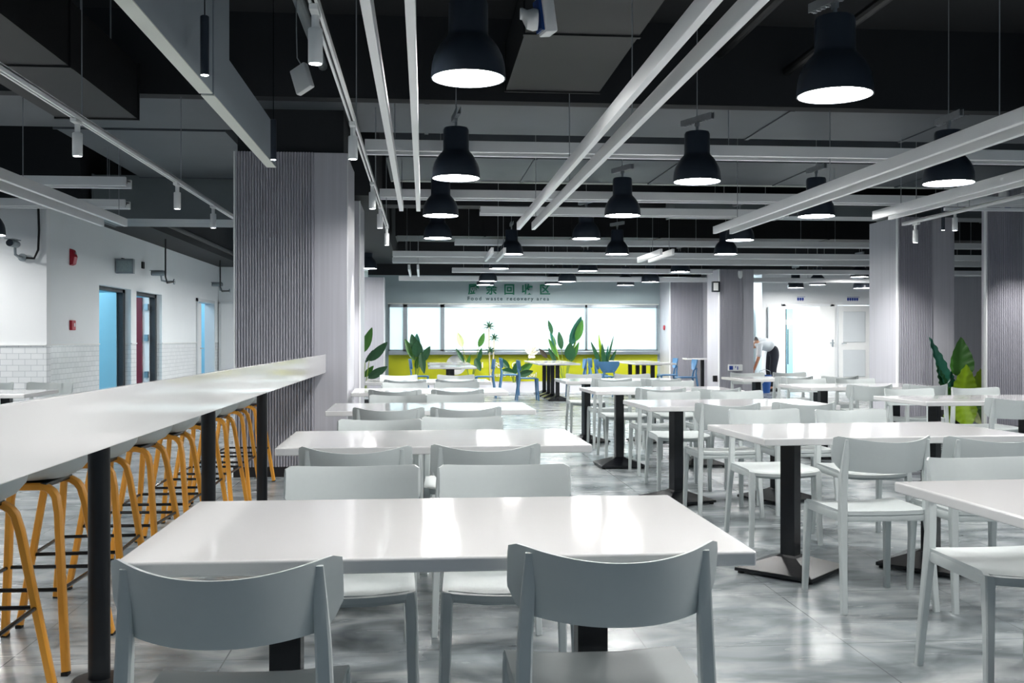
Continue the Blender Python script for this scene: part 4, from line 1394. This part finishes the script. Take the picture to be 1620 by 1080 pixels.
plant('flowering_plant', 'low plant of dark leaves with a white bloom beside the blue chairs', (2.1, 23.5, 0.19), [
    (-0.1, 0.35, -0.36, 0.62, 0.08, 'leafd', 0.2, 0.0), (0.0, 0.25, -0.3, 0.32, 0.1, 'leafd', 0.2, -0.05), (0.1, 0.25, 0.45, 0.5, 0.1, 'leafm', 0.1, 0.0), (0.1, 0.2, 0.45, 0.3, 0.09, 'leafd', 0.1, -0.05), (-0.02, 0.2, 0.1, 0.55, 0.09, 'leafd', 0.3, 0.0),
    (0.4, 0.68, 0.25, 0.84, 0.05, 'petal', 0.1, 0.0), (0.4, 0.68, 0.33, 0.9, 0.05, 'petal', 0.2, 0.0), (0.4, 0.68, 0.44, 0.92, 0.05, 'petal', 0.0, 0.0), (0.4, 0.68, 0.53, 0.88, 0.05, 'petal', 0.3, 0.0), (0.4, 0.68, 0.58, 0.76, 0.045, 'petal', 0.1, 0.0), (0.4, 0.66, 0.34, 0.6, 0.05, 'petal', 0.1, -0.04), (0.4, 0.66, 0.5, 0.62, 0.05, 'petal', 0.1, -0.04)])
dr = thing('dracaena', 'slender dracaena with two spiky tufts before the window', 'plant', (1.55, 23.5, 0.19))
MB().tube([(0, 0, 0), (-0.02, 0, 0.6), (-0.03, 0, 1.33)], [0.018, 0.016, 0.014], 8).tube([(0.02, 0, 0), (0.07, 0.02, 0.6), (0.09, 0.02, 1.06)], [0.018, 0.016, 0.013], 8).build('stems', M['bark'], dr)
for cx, cy, cz, R_ in ((-0.03, 0, 1.33, 0.17), (0.09, 0.02, 1.06, 0.15), (0.0, 0, 0.76, 0.14)):
    tf = MB()
    for k in range(22):
        a = 2 * PI * k / 22 * 3 + 0.3
        e = -0.5 + 1.9 * (k / 21)
        d = Vector((math.cos(a) * math.cos(e), math.sin(a) * math.cos(e) * 0.8, math.sin(e)))
        p = Vector((cx, cy, cz))
        tf.tube([p, p + d * R_ * 0.6, p + d * R_ + Vector((0, 0, -0.02))], [0.011, 0.011, 0.002], 4)
    tf.build('leaf_tuft', M['leafd'], dr)
plant('broad_leaf_plant', 'big broad leaf plant between the two fluted faces', (7.06, 13.15, 0), [
    (0.0, 0.62, -0.3, 1.25, 0.13, 'leafb', 0.55, -0.05), (0.24, 0.72, 0.23, 1.26, 0.17, 'leafm', -0.2, 0.06), (0.14, 0.45, 0.16, 0.9, 0.19, 'leafy', 0.1, -0.2), (0.36, 0.45, 0.42, 0.84, 0.13, 'leafy', 0.1, -0.1), (-0.05, 0.5, -0.22, 0.88, 0.1, 'leafd', 0.5, -0.12),
    (0.05, 0.55, 0.12, 0.8, 0.1, 'leafb', 0.3, 0.1), (0.05, 0.36, -0.18, 0.06, 0.12, 'leafy', 0.1, -0.25), (0.1, 0.4, 0.14, 0.02, 0.2, 'leafy', 0.0, -0.28), (0.2, 0.4, 0.4, 0.1, 0.16, 'leafm', 0.1, -0.22), (0.2, 0.3, 0.34, 0.1, 0.08, 'leafp', 0.3, -0.28), (0.0, 0.4, -0.1, 0.62, 0.1, 'leafm', 0.2, -0.15), (0.28, 0.5, 0.44, 0.7, 0.09, 'leafm', 0.2, -0.05)], 0.2)


# ------------------------------------------------------------------ the bending person
def skin_obj(name, verts, edges, radii, m, parent=None, root=0, sub=2):
    me = D.meshes.new(name)
    me.from_pydata(verts, edges, [])
    o = D.objects.new(name, me)
    COL.objects.link(o)
    o.modifiers.new('skin', 'SKIN').use_smooth_shade = True
    for i, v in enumerate(me.skin_vertices[0].data):
        r_ = radii[i]
        v.radius = r_ if isinstance(r_, tuple) else (r_, r_)
        v.use_root = (i == root)
    s_ = o.modifiers.new('sub', 'SUBSURF')
    s_.levels = sub
    s_.render_levels = sub
    me.materials.append(m)
    if parent:
        o.parent = parent
    return o


pp = thing('person', 'person in white shirt and dark trousers bending down by the fluted pillar', 'person', (8.12, 23.2, 0), 0.15)
# pelvis at the root; bends towards -x
PV = [(0.10, 0, 0.97), (0.0, 0, 1.08), (-0.18, 0, 1.16), (-0.36, 0, 1.13), (-0.46, 0, 1.05), (-0.55, 0, 0.98),   # spine, neck, head base
      (-0.60, 0, 0.92), (-0.66, 0, 0.84),                                                                            # head
      (0.10, 0.1, 0.90), (0.04, 0.11, 0.52), (0.10, 0.11, 0.09), (-0.06, 0.12, 0.04),                               # far leg, foot
      (0.10, -0.1, 0.90), (0.02, -0.11, 0.51), (0.08, -0.11, 0.09), (-0.08, -0.12, 0.04),                           # near leg, foot
      (-0.36, -0.19, 1.08), (-0.39, -0.21, 0.80), (-0.46, -0.18, 0.58), (-0.49, -0.17, 0.50),                       # near arm
      (-0.36, 0.19, 1.08), (-0.42, 0.21, 0.82), (-0.52, 0.17, 0.60), (-0.56, 0.16, 0.52)]
PE = [(0, 1), (1, 2), (2, 3), (3, 4), (4, 5), (5, 6), (6, 7), (0, 8), (8, 9), (9, 10), (10, 11), (0, 12), (12, 13), (13, 14), (14, 15), (3, 16), (16, 17), (17, 18), (18, 19), (3, 20), (20, 21), (21, 22), (22, 23)]
PRr = [0.13, (0.12, 0.14), (0.115, 0.15), (0.11, 0.15), 0.055, 0.075, 0.092, 0.06, 0.09, 0.062, 0.042, 0.035, 0.09, 0.062, 0.042, 0.035, 0.055, 0.042, 0.03, 0.03, 0.055, 0.042, 0.03, 0.03]
PB = list(PRr)
for q in (0, 1, 2, 3, 8, 9, 12, 13):
    PB[q] = (0.06, 0.07) if q < 3 else (tuple(v_ - 0.035 for v_ in PB[q]) if isinstance(PB[q], tuple) else PB[q] - 0.025)
skin_obj('body', PV, PE, PB, M['skin'], pp)


def sub_skin(name, idx, m, grow, extra=None):
    mp = {q: k for k, q in enumerate(idx)}
    vs = [PV[q] for q in idx]
    es = [(mp[a], mp[b]) for a, b in PE if a in mp and b in mp]
    rs = []
    for q in idx:
        r_ = PRr[q]
        rs.append(tuple(x + grow for x in r_) if isinstance(r_, tuple) else r_ + grow)
    return vs, es, rs, m


vs, es, rs, m_ = sub_skin('shirt', [2, 1, 3, 16, 17, 20, 21], M['shirt'], 0.022)
vs.append((-0.42, 0, 1.085))
es.append((2, len(vs) - 1))
rs.append(0.075)
vs.append((0.075, 0, 1.02))
es.append((1, len(vs) - 1))
rs.append((0.15, 0.16))
skin_obj('shirt', vs, es, rs, M['shirt'], pp)
vs, es, rs, m_ = sub_skin('trousers', [0, 8, 9, 10, 12, 13, 14], M['trouser'], 0.026)
vs.append((0.03, 0, 1.05))
es.append((0, len(vs) - 1))
rs.append((0.14, 0.16))
skin_obj('trousers', vs, es, rs, M['trouser'], pp)
for sy in (0.12, -0.12):
    x = 0.0 if sy > 0 else -0.02
    s_ = MB()
    rings = []
    for q, w, h in ((-0.16, 0.02, 0.03), (-0.12, 0.045, 0.06), (0.0, 0.048, 0.085), (0.1, 0.042, 0.1), (0.15, 0.03, 0.08)):
        rings.append([(x + q, sy + w * math.cos(2 * PI * k / 12), max(0.0, h / 2 + h / 2 * math.sin(2 * PI * k / 12))) for k in range(12)])
    s_.loft(rings).build('shoe', M['rubber'], pp)
hr = MB().lathe([(0.0, 0.112), (0.05, 0.1), (0.09, 0.06), (0.105, 0.0), (0.1, -0.05), (0.085, -0.05), (0.085, 0.0), (0.0, 0.08)], (0, 0, 0), 20)
t3 = Matrix.Translation((-0.6, 0, 0.94)) @ Matrix.Rotation(math.radians(-35), 4, 'Y')
hr.v = [tuple(t3 @ Vector(p)) for p in hr.v]
hr.build('hair', M['hair'], pp)
fc = MB()
t4 = Matrix.Translation((-0.62, 0, 0.9)) @ Matrix.Rotation(math.radians(-125), 4, 'Y')
for s in (-1, 1):
    fc.lathe([(0, -0.012), (0.012, 0), (0, 0.012)], t4 @ Vector((0.085, s * 0.033, 0.01)), 8)
fc.build('eyes', M['hair'], pp)
for sy, px, pz in ((-1, -0.49, 0.5), (1, -0.56, 0.52)):
    for k in range(4):
        y = sy * (0.145 + 0.016 * k)
        L = (0.075, 0.085, 0.08, 0.065)[k]
        skin_obj('finger', [(px, y, pz), (px - 0.01, y, pz - L * 0.55), (px - 0.025, y, pz - L)], [(0, 1), (1, 2)], [0.009, 0.008, 0.007], M['skin'], pp, 0, 1)
    skin_obj('thumb', [(px, sy * 0.15, pz + 0.02), (px - 0.03, sy * 0.125, pz - 0.02), (px - 0.04, sy * 0.12, pz - 0.05)], [(0, 1), (1, 2)], [0.01, 0.009, 0.008], M['skin'], pp, 0, 1)
bt = MB()
rings = []
for x, z, rx in ((0.03, 1.055, 0.168),):
    pass
bag = thing('cloth_bag', 'orange bag in front of the bending person', 'bag', (7.46, 22.85, 0))
rings = []
for z, a, b in ((0.42, 0.1, 0.08), (0.46, 0.15, 0.11), (0.62, 0.16, 0.12), (0.78, 0.14, 0.1), (0.84, 0.11, 0.07)):
    rings.append([(a * math.cos(2 * PI * k / 18) * (1 + 0.06 * math.sin(5 * k)), b * math.sin(2 * PI * k / 18), z) for k in range(18)])
MB().loft(rings).build('sack', M['orange'], bag, smooth=60)
MB().tube([(-0.08, -0.06, 0.82), (-0.06, -0.06, 0.93), (0.06, -0.06, 0.93), (0.08, -0.06, 0.82)], 0.01, 6).build('strap', M['orange'], bag)
st_ = thing('service_stool', 'dark low stand under the orange bag beside the bending person', 'stand', (7.46, 22.85, 0))
MB().box(-0.16, 0.16, -0.13, 0.13, 0.39, 0.42).build('top', M['black'], st_, smooth=0)
for sx in (-1, 1):
    for sy in (-1, 1):
        MB().box(sx * 0.14 - 0.015, sx * 0.14 + 0.015, sy * 0.11 - 0.015, sy * 0.11 + 0.015, 0, 0.39).build('leg', M['black'], st_, smooth=0)
bk = thing('bucket', 'blue bucket on the floor before the bending person', 'bucket', (7.8, 22.6, 0))
MB().lathe([(0, 0), (0.11, 0), (0.15, 0.4), (0.158, 0.41), (0.145, 0.41), (0.108, 0.02), (0, 0.02)], (0, 0, 0), 24).build('pail', M['bucket'], bk)
MB().tube([(-0.15, 0, 0.39), (-0.12, 0, 0.5), (0, 0, 0.54), (0.12, 0, 0.5), (0.15, 0, 0.39)], 0.006, 6).build('handle', M['steel'], bk)
